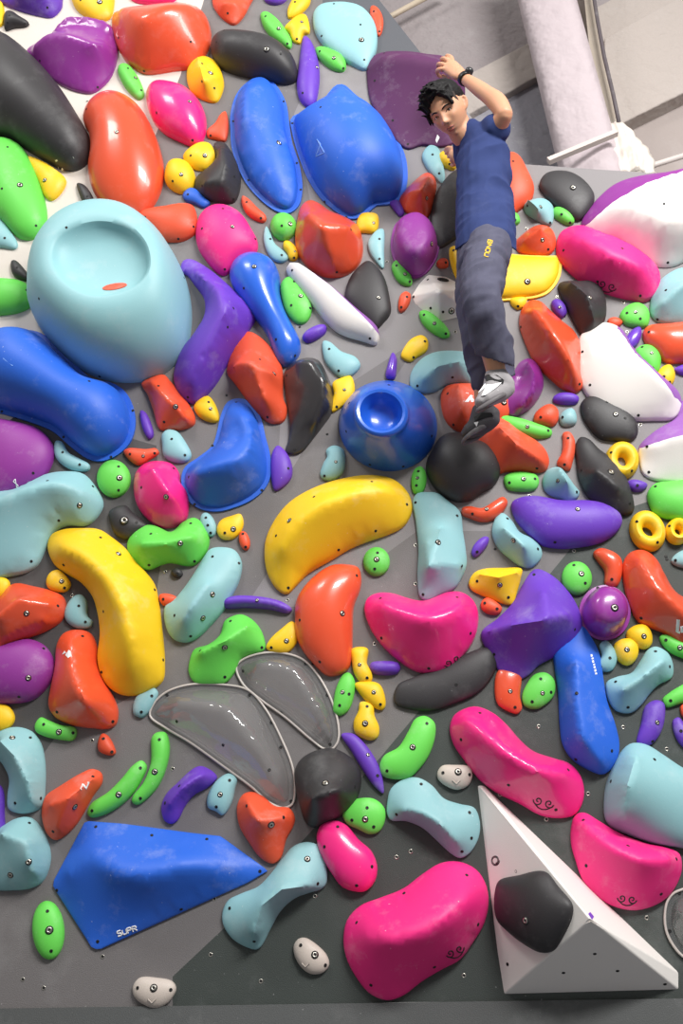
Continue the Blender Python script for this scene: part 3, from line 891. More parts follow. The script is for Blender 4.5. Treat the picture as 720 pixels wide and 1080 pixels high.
hold('violet_vol', 'V', '507,668 525,652 540,636 550,618 560,603 566,600 582,607 600,625 611,645 614,660 608,675 590,690 568,702 558,712 545,718 532,716 519,695', 'large matte violet faceted volume above the tall blue hold', H=.15, p=.5, n=CV, sm=1,
     r=['512,668,.03 540,661,.14 575,656,.18 600,650,.12', '575,656,.18 572,625,.10'], s='521,690 545,713 606,664 563,606')
hold('heart', 'P', '384,640 388,630 400,625 415,626 430,631 447,634 458,630 470,625 485,624 498,632 504,645 503,665 497,680 490,690 478,703 465,710 450,711 435,707 415,693 398,675 387,655',
     'bright pink heart-shaped hold in the middle of the wall', H=.4, p=.5, r=['402,638,.07 425,650,.10 452,660,.13 475,652,.11 490,640,.08'], sm=5, g=1, s='401,631 482,630 402,673 496,668 452,705')
swirl(HOLDS['heart'], 477, 697, 5.2, -28)
hold('pink_big', 'P', '362,990 366,970 380,955 400,947 425,937 445,922 465,910 485,909 503,918 513,935 515,955 510,975 498,995 485,1012 465,1023 445,1035 425,1050 408,1055 390,1048 375,1030 365,1010',
     'largest pink bean hold at the bottom of the wall', H=.35, p=.5, r=['385,985,.08 410,992,.15 440,985,.17 470,968,.16 495,945,.10'], sm=5, s='376,973 426,942 492,923 504,975 458,1020 391,1039')
swirl(HOLDS['pink_big'], 479.5, 1003, 5.5, -25)
hold('pink_long', 'P', '474,768 478,755 488,748 502,745 520,752 535,765 548,780 562,792 585,800 600,805 612,818 616,835 613,850 605,860 590,863 570,860 548,848 525,837 505,822 488,800 478,785',
     'long pink two-tone hold above the white pyramid volume', H=.3, p=.5, r=['488,758,.05 508,775,.10 535,798,.13 565,815,.13 595,818,.07'], sm=3, g=1, s='506,752 486,780 536,828 599,812 586,854')
swirl(HOLDS['pink_long'], 573, 846, 6, 15)
hold('pink_right', 'P', '602,873 606,860 615,857 630,865 650,877 680,889 700,893 716,900 719,915 715,930 705,945 690,955 670,960 650,957 630,947 615,930 606,905 602,890',
     'pink curved hold below the big aqua hold at lower right', H=.35, p=.5, r=['612,866,.05 640,893,.11 675,908,.13 706,905,.07'], sm=4, s='615,865 618,913 662,892 713,906 697,943')
swirl(HOLDS['pink_right'], 661, 948, 5.5, 8)
hold('pink_top', 'P', '586,258 590,245 600,239 615,238 632,246 655,255 680,270 694,285 696,300 692,312 680,319 665,317 645,312 620,302 600,287 588,272',
     'long pink hold below the white corner volume', H=.5, p=.5, pk='635,268,1', r=['600,255,.05 640,282,.10 675,292,.08'], sm=6, s='594,264 675,312 630,297 656,262')
swirl(HOLDS['pink_top'], 640, 301, 5.5, 18)
swirl(HOLDS['white_top'], 631, 246, 3, 20)
hold('banana1', 'Y', '279,590 280,570 290,548 305,530 330,515 360,505 390,501 412,504 425,513 433,525 434,540 425,555 410,563 390,570 370,578 350,590 325,605 312,618 302,627 292,622 283,608',
     'large yellow curved hold in the middle, above the tall orange hold', H=.35, p=.5, r=['297,585,.06 315,558,.09 345,537,.12 385,524,.11 415,522,.06'], sm=2, s='291,565 304,620 396,560 357,580 331,524 392,508 429,532', b='305,549', bs=.8)
hold('banana2', 'Y', '50,577 54,564 68,558 85,557 105,558 118,566 135,580 150,598 163,615 167,630 171,660 174,700 172,718 160,728 143,734 125,732 112,722 106,710 103,695 106,670 104,650 98,630 85,614 70,605 57,595',
     'largest yellow banana-shaped hold, at the left of the wall', H=.35, p=.5, r=['65,580,.06 90,592,.10 118,612,.13 135,640,.14 143,675,.12 147,710,.06'], sm=4, s='106,567 67,596 163,622 109,645 107,709 172,696', b='125,584', bs=.8)
hold('k_huge', 'K', '-20,30 0,36 15,45 30,58 50,78 68,100 84,125 95,145 97,160 93,172 82,180 65,180 45,170 25,158 10,148 -20,135',
     'enormous black log hold in the upper left corner', H=.95, p=.5, s='')
o = HOLDS['k_huge']
patch_on(o, 'tape_mark', [[(58, 169), (60, 168), (67, 179), (65, 180)], [(77, 165), (78, 167), (62, 178), (61, 176)]], M_WMARK, 'crossed white tape strips')
hold('k_log', 'K', '222,48 224,38 231,32 243,31 260,35 290,42 302,50 310,60 314,75 312,86 303,90 285,87 265,82 245,76 230,68 223,55', 'long black log hold above the tall blue egg hold', H=.9, p=.5, b='281,52', s='296,57 228,44 236,32')
hold('k_ball', 'K', '449,490 455,475 465,460 480,456 500,463 515,470 526,485 527,500 520,513 508,520 497,528 482,530 468,524 455,510', 'rounded black hold under the climber\'s lower foot', H=.85, p=.5, s='', b='')
hold('k_gloss', 'K', '300,392 308,384 320,378 335,379 345,395 352,420 350,435 342,447 330,463 318,477 308,480 301,477 304,465 305,450 304,435 301,415', 'glossy black crescent hold beside the blue bowl cone', H=.3, p=.5, g=1,
     r=['312,386,.05 330,384,.09 342,402,.11 345,425,.09 332,450,.05'], sm=2, s='302,396 311,474')
hold('k_saddle', 'K', '226,151 236,150 243,158 250,172 254,188 252,205 247,214 235,215 220,212 208,204 206,190 218,180 228,170', 'black saddle hold between yellow knobs and the blue egg hold', H=.4, p=.5,
     r=['233,158,.05 240,180,.08 235,200,.07 215,198,.06'], sm=3, s='247,186 246,210 213,196')
hold('k_egg', 'K', '364,308 370,292 380,280 388,275 398,282 406,295 411,315 412,330 405,340 396,348 385,340 370,325 364,318', 'black egg-shaped hold above the blue bowl cone', H=.42, p=.38, b='399,314', bs=.7, s='')
hold('k_behind', 'K', '454,235 456,215 462,200 475,183 490,176 510,180 520,200 515,225 495,245 480,253 463,262 457,255', 'smooth dark hold half hidden behind the climber\'s back', H=.25, p=.35, s='')
hold('k_tr', 'K', '568,195 573,184 583,180 600,181 615,190 626,205 626,215 618,228 610,234 600,230 585,218 575,207', 'black rounded hold beside the purple side of the corner volume', H=.42, p=.38, b='604,198', s='')
hold('k_tri', 'K', '588,300 592,297 610,297 628,296 636,308 639,320 638,338 628,350 615,355 610,350 602,335 594,318', 'dark wedge-shaped hold below the long pink hold at right', H=.42, p=.38, r=['600,303,.05 617,318,.08 625,342,.05'], sm=1, b='622,314', bs=.7, s='')
hold('k_r1', 'K', '612,425 620,418 633,418 650,425 665,437 672,450 672,460 665,466 648,466 632,463 620,450 613,437', 'black oval hold under the white curved volume', H=.42, p=.38, b='649,437', bs=.8, s='659,441 640,424')
hold('k_r2', 'K', '606,470 611,461 620,463 632,475 650,488 660,505 668,530 668,540 660,544 640,540 620,525 610,505 607,485', 'long charcoal hold left of the upper yellow ring', H=.42, p=.38, b='644,498', s='613,496 664,531', r=['625,500,.06 650,520,.05'])
hold('k_long', 'K', '415,735 420,722 440,713 465,703 490,690 510,683 522,684 525,695 520,712 505,730 480,742 455,750 430,748 417,743', 'long flat black hold under the pink heart', H=.32, p=.5, s='481,722', b='')
hold('k_low', 'K', '311,812 318,800 335,791 350,789 365,795 378,808 381,825 375,845 360,860 345,868 330,873 322,868 316,850 312,835', 'rough black rock-like hold beside the large clear hold', H=.7, p=.45, b='343,826', bs=.9, s='374,830', r=['330,845,.1 360,835,.1'])
hold('k_knob', 'K', '115,540 125,534 133,533 140,540 150,548 157,556 150,562 135,570 122,565 117,555', 'small black knob hold with a deep hole, above the light green hold', H=.7, p=.5, b='131,549', bs=1.3, s='144,551')
hold('k_s1', 'K', '82,195 90,197 97,206 100,216 98,222 91,219 86,211', 'tiny black chip hold between green hold and large orange hold', H=.8, s='92,207', sharp=0)
hold('k_s2', 'K', '13,277 17,276 25,283 32,294 31,297 20,295 14,290', 'tiny black chip hold above the green hold left of the ball', H=.8, s='18,282')
hold('k_s3', 'K', '5,14 12,11 22,18 31,24 28,28 15,30 5,33 4,24', 'small black three-sided knob near the top left corner', H=.9, s='10,16 8,24 26,25')
hold('k_s4', 'K', 'E 187 605 6 5 10', 'tiny black pebble hold below the light green hold', H=.9, s='187,605')
# black hold fixed on the white volume's left face
_A, _B, _C = pt(506, 832, 0), pt(623, 970, .34), pt(531, 1048, 0)
_n = (_B - _A).cross(_C - _A).normalized()
if _n.dot(CAM - _A) < 0: _n = -_n
FW = Frame(_A + _n * .001, (1, 0, 0), _n)
hold('k_on_white', 'K', '522,935 525,928 545,923 573,919 588,935 604,955 603,968 595,985 582,1003 572,1005 552,995 535,982 523,970', 'glossy black hold bolted onto the white pyramid volume', H=.5, p=.5, fr=FW, b='554,971', bs=.9, s='', e=.008)

# ---- orange
hold('o1', 'O', '119,13 124,8 140,10 160,11 180,8 200,3 215,10 222,25 222,45 215,60 203,72 185,75 160,79 150,78 135,68 125,52 119,35', 'large orange hold at the top, right of the glossy plum hold', H=.5, p=.5, g=1, r=['130,20,.05 155,40,.11 185,25,.1 212,20,.06'], sm=4, s='201,44 152,75 125,40')
hold('o2', 'O', '88,118 95,107 110,97 122,95 135,100 150,113 160,130 168,150 173,175 171,197 162,217 147,230 130,230 112,221 98,203 93,180 96,160 94,140 88,128', 'large glossy orange egg hold above the aqua ball', H=.7, p=.5, g=1, pk='125,120,1.5', s='91,115 124,221', b='123,139', bs=.8)
hold('o3', 'O', '145,226 155,220 175,218 195,214 204,216 208,228 207,245 195,254 183,256 170,254 158,243 148,236', 'orange wedge hold wedged between the egg hold and pink hold', H=.6, s='188,252 204,239 153,229')
hold('o4', 'O', '149,404 155,400 173,395 180,402 195,420 206,440 205,448 195,453 178,454 168,453 162,435 156,418', 'orange hold below the right side of the aqua ball', H=.35, r=['160,405,.03 185,430,.07 198,446,.04'], g=1, s='167,407 173,445', b='185,429', bs=.8)
hold('o5', 'O', '239,392 243,375 248,360 256,351 265,350 282,362 293,376 298,390 299,420 303,432 299,445 285,447 275,440 262,425 250,408 240,395', 'tall orange hold between violet boomerang and glossy black hold', H=.35, p=.5, r=['247,390,.08 265,388,.14 290,398,.1', '265,388,.14 280,425,.09'], sm=2, b='289,394', bs=.8, s='274,379 282,440')
hold('o6', 'O', '311,255 313,235 318,217 327,211 337,215 350,225 365,231 378,240 383,260 380,277 370,288 357,293 340,292 325,283 314,268', 'big glossy red-orange hold under the blue triangle-marked hold', H=.45, p=.5, g=1, r=['325,232,.09 340,250,.14 372,248,.09', '340,250,.14 352,283,.06'], sm=3, s='370,242 355,287')
hold('o7', 'O', '421,212 426,203 435,193 450,182 457,186 460,194 458,210 454,225 447,233 435,228 425,222', 'orange faceted hold left of the hidden dark hold', H=.3, r=['430,208,.05 445,205,.09 452,190,.05'], sm=1, g=1, b='450,209', bs=.7, s='')
hold('o8', 'O', '528,165 540,160 548,165 556,180 563,198 560,212 548,222 538,228 525,220', 'orange hold directly behind the climber\'s shirt', H=.55, s='541,170 541,218')
hold('o9', 'O', '543,256 550,248 562,239 570,237 580,240 586,252 584,265 575,270 550,268 545,264', 'small orange hold above the wide yellow hold', H=.4, r=['552,258,.04 570,246,.06'], sm=1, g=1, b='572,253', bs=.7, s='578,263')
hold('o10', 'O', '547,340 550,325 558,317 570,318 580,328 593,340 605,350 612,365 612,395 615,408 608,415 595,412 580,400 565,385 555,365', 'tall orange hold left of the white curved volume', H=.4, p=.5, g=1, r=['560,330,.07 580,358,.12 600,385,.10 605,402,.05'], sm=3, s='611,405 549,345')
hold('o11', 'O', '677,350 683,343 700,342 735,342 735,380 715,384 700,382 690,372 680,362', 'orange hold cut by the right edge above the white curved volume', H=.7, g=1, s='684,350')
hold('o12', 'O', '465,415 470,407 485,404 505,405 535,408 540,420 535,440 510,448 490,456 478,453 468,440', 'orange hold with a white printed mark behind the climbing shoes', H=.4, r=['483,410,.06 487,440,.06'], sm=1, s='472,415 478,448', b='531,424')
patch_on(HOLDS['o12'], 'printed_mark', [[(484, 423.5), (491, 414), (494, 414.5), (488.5, 423.5)], [(489.5, 424), (496, 416.5), (498.5, 417.5), (494, 424)], [(496, 421), (497.5, 418.5), (499.5, 421.8), (499, 424), (496.5, 424)]], M_WMARK, 'white printed slanted mark')
hold('o13', 'O', '500,455 510,443 522,440 535,443 548,455 565,465 575,475 579,488 575,497 560,499 535,498 520,500', 'orange sloping hold between the black foothold and long green hold', H=.35, r=['525,455,.08 545,475,.09 572,490,.04'], sm=1, s='566,494')
hold('o14', 'O', '487,537 495,535 508,537 520,530 530,525 535,530 532,538 522,548 508,551 495,547 487,543', 'small curved orange hold right of the tall aqua hold', H=.8, g=1, s='498,542', b='513,537', bs=.6)
hold('o15', 'O', '593,458 600,457 605,464 606,475 603,490 600,497 587,490 592,478 593,466', 'narrow orange strip hold left of the long charcoal hold', H=.8, s='599,462 595,490')
hold('o16', 'O', '563,438 570,430 580,426 588,432 588,445 583,450 572,449 563,446', 'small orange knob left of the small aqua button hold', H=.8, s='570,440')
hold('o17', 'O', '311,655 312,635 320,620 335,605 350,596 365,595 378,598 381,608 380,620 373,640 372,665 371,690 368,705 358,712 345,713 330,700 318,685 312,670',
     'tall glossy orange-red hold under the central yellow curved hold', H=.75, p=.5, g=1, pk='345,630,1', s='376,607 316,654 337,698', b='361,647', bs=.8)
hold('o18', 'O', '-15,640 0,630 10,618 18,615 35,618 55,623 68,630 70,645 65,655 50,665 30,673 10,683 0,690 -15,695', 'orange wedge hold at the left edge, above the plum hold', H=.3, p=.5, g=1, r=['0,655,.09 25,635,.10 55,640,.06', '10,672,.05 50,655,.05'], sm=1, b='28,647', bs=.8, s='61,639')
hold('o19', 'O', '58,705 60,680 67,668 80,664 95,667 102,680 103,700 110,718 120,735 125,750 122,765 112,769 95,768 75,765 58,757 51,745 54,725', 'tall orange hold with a white triangular mark, left of the yellow banana', H=.5, p=.5, g=1, r=['80,680,.05 84,715,.09 95,745,.12'], sm=4, s='87,671 60,751 119,761')
patch_on(HOLDS['o19'], 'printed_mark', [[(65.5, 690.5), (68, 686.5), (70, 688.5)], [(69, 691), (72.5, 685.5), (74.5, 686.5), (75, 692), (72, 694)]], M_WMARK, 'white printed mark')
hold('o20', 'O', '44,855 48,840 65,828 85,816 98,811 107,815 108,825 98,840 88,858 80,870 70,880 58,886 50,880 45,867', 'orange hold with a white letter mark, left of two green bananas', H=.3, r=['55,850,.06 75,843,.1 100,822,.04', '75,843,.1 62,875,.04'], sm=1, b='79,851', bs=.8, s='98,819 56,877')
for seg in ([(84, 832), (88, 827), (89, 833), (94, 827)], ): ribbon_on(HOLDS['o20'], 'printed_mark', [(85, 832.5), (87.5, 827), (89, 829), (90.5, 832), (93.5, 825)], .0042, M_WMARK, lift=.0015)
hold('o21', 'O', '105,780 109,774 114,776 121,788 122,795 117,797 105,792', 'tiny orange chip hold below the tall marked orange hold', H=.8, s='109,779 118,793')
hold('o22', 'O', '250,850 256,838 265,835 278,840 290,850 305,852 311,862 309,872 302,885 296,905 288,911 275,905 262,888 252,870', 'orange hold under the tip of the large clear hold', H=.4, r=['262,845,.05 275,868,.08 300,862,.05'], sm=3, b='286,870', bs=.9, s='260,850 299,862')
hold('o23', 'O', '522,715 527,706 540,705 549,712 548,735 550,748 545,753 535,750 524,742', 'small orange hold at the right end of the long black hold', H=.5, g=1, s='543,746', b='538,729', bs=.6)
hold('o24', 'O', '625,583 632,578 648,583 655,590 655,610 650,619 638,617 637,602 630,592', 'small curved orange hold beside the large right-edge orange hold', H=.8, g=1, s='645,611')
hold('o25', 'O', '656,595 663,583 678,580 692,590 700,605 712,625 735,640 735,690 715,680 700,668 685,662 672,655 664,640 658,620', 'large orange hold with white lettering at the right edge', H=.4, p=.5, g=1, r=['672,592,.05 690,625,.08 725,655,.07'], sm=4, s='676,652')
ribbon_on(HOLDS['o25'], 'printed_letters', [(715, 653), (714.5, 660), (714, 666), (717, 667)], .006, M_WMARK, lift=.002)
ribbon_on(HOLDS['o25'], 'printed_letters', [(719, 667), (718.5, 661), (722, 660), (722, 668)], .005, M_WMARK, lift=.002)
hold('o26', 'O', '717,745 725,742 735,745 735,758 720,757', 'sliver of an orange hold at the right edge', H=.5, s='')
hold('o27', 'O', '224,3 226,-10 268,-10 263,5 255,20 247,27 238,23 228,12', 'orange hold cut by the top edge, above the black log hold', H=.4, s='240,14', r=['235,10,.03 250,10,.03'])
hold('o28', 'O', '392,8 398,10 404,22 402,36 399,39 395,30 390,15', 'narrow red hold beside the large aqua hold at the top', H=.6, s='400,33 394,12')
hold('o29', 'O', '219,139 227,132 233,122 238,119 241,130 240,145 237,150 228,148 219,145', 'small red fin hold left of the blue egg hold', H=.5, s='222,143', b='')
hold('o30', 'O', '256,208 262,211 272,221 281,230 279,235 270,233 260,226 255,215', 'narrow red sliver hold between pink and blue egg holds', H=.7, s='260,213 275,230')
hold('o31', 'O', '131,477 136,474 155,475 165,474 168,478 160,484 146,491 137,486', 'small flat orange hold under the blue bean\'s right end', H=.7, s='137,479 163,478', b='151,481', bs=.5)
hold('o32', 'O', 'E 258 571 5.5 10 -12', 'small rust oval hold right of the yellow nugget', H=.8, s='256,563 259,577')
hold('o33', 'O', '169,628 178,627 187,631 184,637 173,639 169,634', 'tiny orange hold between yellow banana and aqua hold', H=.7, s='172,632')
hold('o34', 'O', '420,327 422,313 428,309 433,312 432,320 427,328 422,330', 'tiny orange hold at the white faceted volume\'s left corner', H=.8, s='423,324 429,313')
hold('o35', 'O', '460,279 466,274 472,276 472,282 463,283', 'tiny red knob just right of the plum dome', H=.8, s='470,277')
hold('o36', 'O', '507,636 513,631 522,635 529,642 526,648 515,648 508,643', 'tiny rust hold under the flat yellow hold', H=.8, s='511,636 524,642')
hold('o37', 'O', '640,339 648,336 656,341 650,346 642,344', 'tiny orange chip between black wedge and green knob', H=.7, s='')

# ---- pink
hold('p1', 'P', '154,100 158,88 168,84 180,87 198,93 210,105 217,120 217,140 212,152 203,155 190,150 172,140 160,125', 'glossy pink hold right of the orange egg hold', H=.8, p=.5, g=1, b='200,107', bs=.7, s='165,119 203,148')
hold('p2', 'P', '207,240 212,225 225,216 240,216 255,225 265,240 272,255 270,266 262,272 250,280 243,287 237,291 228,288 217,275 208,260', 'rounded matte pink hold above the glossy blue hold', H=.7, p=.5, b='245,239', bs=.7, s='213,241 237,284 269,252 235,220')
hold('p3', 'P', '141,510 144,497 155,488 170,486 182,489 189,497 190,507 198,520 199,540 195,550 185,556 170,557 155,548 144,533', 'pink hold left of the blue curved hold', H=.6, p=.5, b='175,524', bs=.8, s='149,514 183,494', g=1, r=['165,500,.06 185,530,.07'])
hold('p4', 'P', '334,880 340,868 352,865 365,870 378,885 392,898 398,915 395,930 385,940 372,940 360,935 350,922 340,905 335,892', 'medium pink hold above the largest pink bean', H=.7, p=.5, g=1, s='356,872 342,893 392,914 376,934')
hold('p5', 'P', '132,-12 187,-12 185,0 175,4 155,5 140,1', 'sliver of a pink hold at the top edge', H=.5, s='')
# ---- plum
hold('m1', 'M', '28,52 40,43 58,39 62,26 72,20 88,20 104,24 114,21 122,30 125,48 121,72 113,87 98,99 84,98 70,93 58,86 48,76 38,65', 'glossy plum hold with a curled lip, near the top left', H=.2, p=.5, g=1, r=['62,32,.06 74,23,.075 92,23,.075 112,26,.06 120,34,.06', '58,37,.045 85,33,.045 108,39,.045', '36,53,.06 52,43,.10 75,45,.12 100,53,.12 116,50,.08'], sm=1, s='42,64 103,92')
hold('m2', 'M', '-15,438 0,442 20,446 40,452 53,463 58,475 55,490 45,505 30,515 10,523 -15,528', 'plum purple hold at the left edge below the blue bean', H=.55, p=.5, s='35,499', b='')
tri_mark(HOLDS['m2'], '14,508 19,512 18,517 16,505', M_WMARK, .0018)
hold('m3', 'M', '-15,685 0,682 15,677 32,674 47,680 57,695 58,710 50,725 35,738 15,742 -15,740', 'plum purple hold at the left edge beneath the orange wedge', H=.65, p=.5, s='46,684 20,735', b='30,715', bs=.8)
hold('m4', 'M', '540,395 548,382 557,378 565,382 572,395 573,408 568,420 558,432 548,438 540,440 530,430 531,413', 'glossy plum curled hold right of the climbing shoes', H=.25, p=.5, g=1, r=['556,384,.06 563,398,.08 562,415,.07 548,432,.05', '545,412,.015 550,400,.015'], sm=1, s='')
# ---- blue small
hold('b1', 'B', '242,288 246,275 258,267 275,266 288,273 295,288 295,305 300,325 308,342 316,358 317,370 312,380 303,387 295,386 288,372 282,355 273,340 262,328 250,310 244,298', 'glossy deep blue bone-shaped hold', H=1.0, p=.5, g=1, b='268,281', bs=.8, s='257,304 311,375 291,358')
hold('b2', 'B', '583,680 600,670 613,660 625,675 632,690 636,715 640,740 648,762 653,785 651,800 643,813 635,817 620,812 602,800 593,785 590,765 588,730 584,700', 'tall matte blue hold under the violet volume', H=.3, p=.45, r=['606,700,.06 605,740,.07 612,780,.08 632,806,.04'], sm=1, s='608,731 645,792 607,801', b='')
hold('b3', 'B', '193,208 200,200 210,203 217,211 222,215 215,220 205,216 196,213', 'small blue sliver hold above the matte pink hold', H=.6, s='198,205')
# ---- violet
hold('v1', 'V', '191,290 192,276 200,273 215,280 240,300 255,315 268,328 270,335 262,350 258,360 250,370 240,385 228,405 215,420 205,427 190,420 183,400 186,385 192,370 205,355 216,335 215,315 205,300 195,288',
     'large violet boomerang hold right of the aqua ball', H=.5, p=.5, r=['205,290,.05 235,315,.12 243,335,.15 225,370,.12 203,410,.06'], sm=3, s='246,325 198,419 240,345')
hold('v2', 'V', '-12,-14 66,-15 66,0 65,8 55,19 40,17 20,11 2,3', 'matte violet angular hold in the top left corner', H=.4, s='50,8', b='', r=['20,-2,.06 50,2,.05'])
hold('v3', 'V', '321,38 326,41 333,55 337,75 336,95 332,110 325,114 317,108 313,95 315,70 318,48', 'tall narrow violet hold between the blue flanged holds', H=.7, b='334,71', bs=.6, s='319,98')
hold('v4', 'V', '278,-10 305,-10 300,2 290,6 280,2', 'small violet hold cut by the top edge', H=.6, s='')
hold('v5', 'V', '287,480 293,471 302,478 308,492 307,505 298,515 290,518 287,510', 'small violet hold beneath the glossy black crescent', H=.6, s='304,494')
hold('v6', 'V', '149,434 154,436 160,448 162,460 158,464 153,458 149,445', 'tiny violet sliver left of the orange hold under the ball', H=.8, s='')
hold('v7', 'V', '411,215 420,213 426,226 422,229 415,222', 'tiny violet sliver above the plum dome', H=.6, s='')
hold('v8', 'V', '319,358 322,352 338,344 344,345 343,352 325,362', 'short violet bar above the aqua leaf hold', H=.9, s='')
hold('v9', 'V', '407,399 409,385 414,373 418,378 418,392 416,400', 'violet spike hold on top of the blue bowl cone', H=1, g=1, s='')
hold('v10', 'V', '581,320 587,317 595,323 597,332 592,336 584,330', 'small violet knob left of the black wedge hold', H=.8, b='590,324', bs=.5, s='')
hold('v11', 'V', '660,372 659,360 665,350 674,346 676,352 672,364 664,370', 'small violet hold under the green knob at right', H=.7, s='', g=1)
hold('v12', 'V', '583,420 590,416 605,417 610,421 608,426 592,427 583,424', 'tiny violet bar above the small orange knob', H=.8, s='')
hold('v13', 'V', '710,391 720,386 735,387 735,396 718,396', 'violet hold tip at the right edge by the yellow nugget', H=.7, s='')
hold('v14', 'V', '661,509 668,507 682,512 678,518 668,519 662,515', 'tiny violet hold between yellow ring and green hold', H=.8, s='672,512')
hold('v15', 'V', '539,530 550,524 565,523 590,528 620,528 640,532 652,540 656,550 650,562 635,572 615,577 590,579 570,575 555,562 543,547', 'wide matte violet hold under the long charcoal hold', H=.6, p=.5, b='609,537', bs=.7, s='585,572')
hold('v16', 'V', '497,584 500,575 510,567 515,568 514,575 505,586 500,588', 'short violet bar right of the tall aqua hold', H=.9, s='503,582')
hold('v17', 'V', '232,634 245,629 260,628 285,631 300,636 308,643 305,647 285,643 260,641 236,641', 'long thin violet bar under the central yellow curve', H=1, s='', b='271,633', bs=.5)
hold('v18', 'V', '170,852 175,838 188,825 205,810 213,808 225,814 229,820 220,830 205,838 195,850 187,865 180,869 173,865', 'violet curved hold under the large clear hold', H=.5, s='189,829 174,847', r=['180,850,.03 195,832,.06 215,818,.04'], b='')
hold('v19', 'V', '360,775 372,774 385,785 398,805 404,825 404,837 395,830 382,812 370,792', 'violet blade hold right of the rock-like black hold', H=.6, s='398,818', b='388,796', bs=.5)
hold('v20', 'V', '391,700 400,698 420,700 422,706 418,711 395,711 390,706', 'short violet bar left of the long black hold', H=.9, s='')
hold('v21', 'V', '671,783 675,765 680,745 690,739 699,742 700,758 695,775 685,786 675,787', 'violet hold above the big aqua hold at lower right', H=.7, b='693,762', bs=.6, s='688,782')
hold('v22', 'V', '709,760 715,757 722,765 735,770 735,790 720,788 711,775', 'violet hold cut by the lower right edge', H=.6, s='718,771')
hold('v23', 'V', '-10,825 2,830 5,860 4,900 -10,905', 'violet sliver at the left edge between two aqua holds', H=.7, s='')
# ---- aqua
hold('l1', 'L', '-15,520 15,517 35,508 50,500 70,497 88,499 98,508 108,525 109,533 100,548 90,554 70,554 56,562 48,578 40,595 30,603 10,608 -15,610', 'large aqua winged hold at the left edge above the yellow banana', H=.35, p=.5,
     r=['0,535,.06 35,522,.10 65,514,.12 96,524,.05', '56,552,.02 68,541,.035 86,538,.045'], sm=3, s='50,507 98,513 62,549 33,592', b='84,533', bs=.8)
hold('l2', 'L', '331,12 338,4 350,2 365,2 380,6 390,15 397,30 397,52 392,65 385,75 372,70 355,60 343,50 333,35 330,22', 'large flat aqua hold at the top beside the big plum volume', H=.35, p=.4, b='381,42', s='380,26 352,4 339,38 384,63')
hold('l3', 'L', '435,528 440,520 450,519 462,520 472,528 485,540 488,560 491,580 492,595 488,607 480,620 465,628 450,634 443,630 440,610 441,580 438,550', 'tall aqua faceted hold above the pink heart', H=.25, p=.45, r=['452,600,.09 450,575,.05', '452,600,.09 486,598,.03', '452,600,.09 465,560,.06'], sm=0, s='438,530 482,544 487,597 446,627', b='462,572', bs=.8)
hold('l4', 'L', '174,640 182,635 195,620 208,600 215,588 222,579 235,577 248,580 255,592 253,610 245,628 235,645 222,660 208,673 195,678 182,674 175,662', 'long aqua hold with bolts, left of the thin violet bar', H=.4, p=.45, s='224,587 252,594 184,649 201,671', b='224,627 214,652', bs=.8, r=['222,620,.06 205,645,.08 195,660,.05'])
hold('l5', 'L', '-5,775 8,768 22,767 35,772 44,785 48,805 48,830 45,850 33,857 20,858 9,853 8,840 10,822 4,808 -5,795', 'aqua curved hold at the left edge under the yellow nub', H=.2, p=.5, r=['2,782,.07 20,800,.09 32,825,.08 36,848,.05'], sm=1, b='13,778', bs=.8, s='32,778 43,842 16,847')
hold('l6', 'L', '-8,880 5,870 18,863 32,862 45,875 53,895 53,912 45,930 32,937 15,939 -8,936', 'aqua rounded hold at the left edge below the curved aqua hold', H=.4, p=.5, r=['5,880,.07 32,888,.09 38,920,.06'], sm=1, s='31,868', b='30,909 11,923', bs=.8)
hold('l7', 'L', '234,965 240,950 255,942 272,935 285,922 298,905 310,892 325,888 338,893 344,910 344,932 338,938 325,942 310,948 295,962 285,980 272,1001 260,999 245,990 236,977', 'aqua bone-shaped hold beside the blue angular volume\'s tip', H=.2, p=.5,
     r=['268,985,.08 277,955,.11 298,938,.12 328,934,.06'], sm=1, s='242,958 268,993 335,932', b='324,906', bs=.8)
hold('l8', 'L', '408,848 412,832 425,822 440,820 455,828 468,842 485,848 500,852 506,868 504,885 495,900 485,905 475,900 462,888 445,873 428,866 412,865 408,858', 'aqua bone-shaped hold between green holds and the white pyramid', H=.2, p=.5,
     r=['424,855,.05 442,857,.07 462,868,.08 481,888,.05'], sm=2, s='444,827 418,859 495,857 497,884 487,898')
hold('l9', 'L', '637,860 638,830 645,810 655,792 665,784 680,785 700,797 720,810 735,815 735,893 710,893 690,890 665,882 648,875 640,868', 'big aqua volume-like hold at the lower right edge', H=.5, p=.45, r=['667,798,.08 658,830,.13 655,862,.08'], sm=1, s='644,824 690,801 660,880')
hold('l10', 'L', '639,720 650,714 665,710 675,697 683,685 692,682 705,690 710,705 708,715 695,722 685,732 675,745 665,752 650,750 641,738', 'aqua bone-shaped hold above the violet hold at right', H=.35, p=.5, r=['655,730,.06 680,712,.08 698,698,.05'], s='691,687 706,703 649,719 662,746')
hold('l11', 'L', '685,320 692,300 705,288 720,282 735,285 735,340 715,343 700,342 687,335', 'aqua hold at the right edge under the white corner volume', H=.3, p=.5, r=['695,325,.04 725,300,.08'], s='702,306 693,337 711,284')
hold('l12', 'L', '432,405 434,392 445,378 460,371 480,370 497,373 510,385 515,408 500,407 485,404 470,407 460,413 447,415 435,412', 'aqua curved hold left of the climber\'s lower leg', H=.25, p=.5, r=['447,402,.04 462,390,.07 485,385,.07'], sm=1, s='440,407 452,373 477,398')
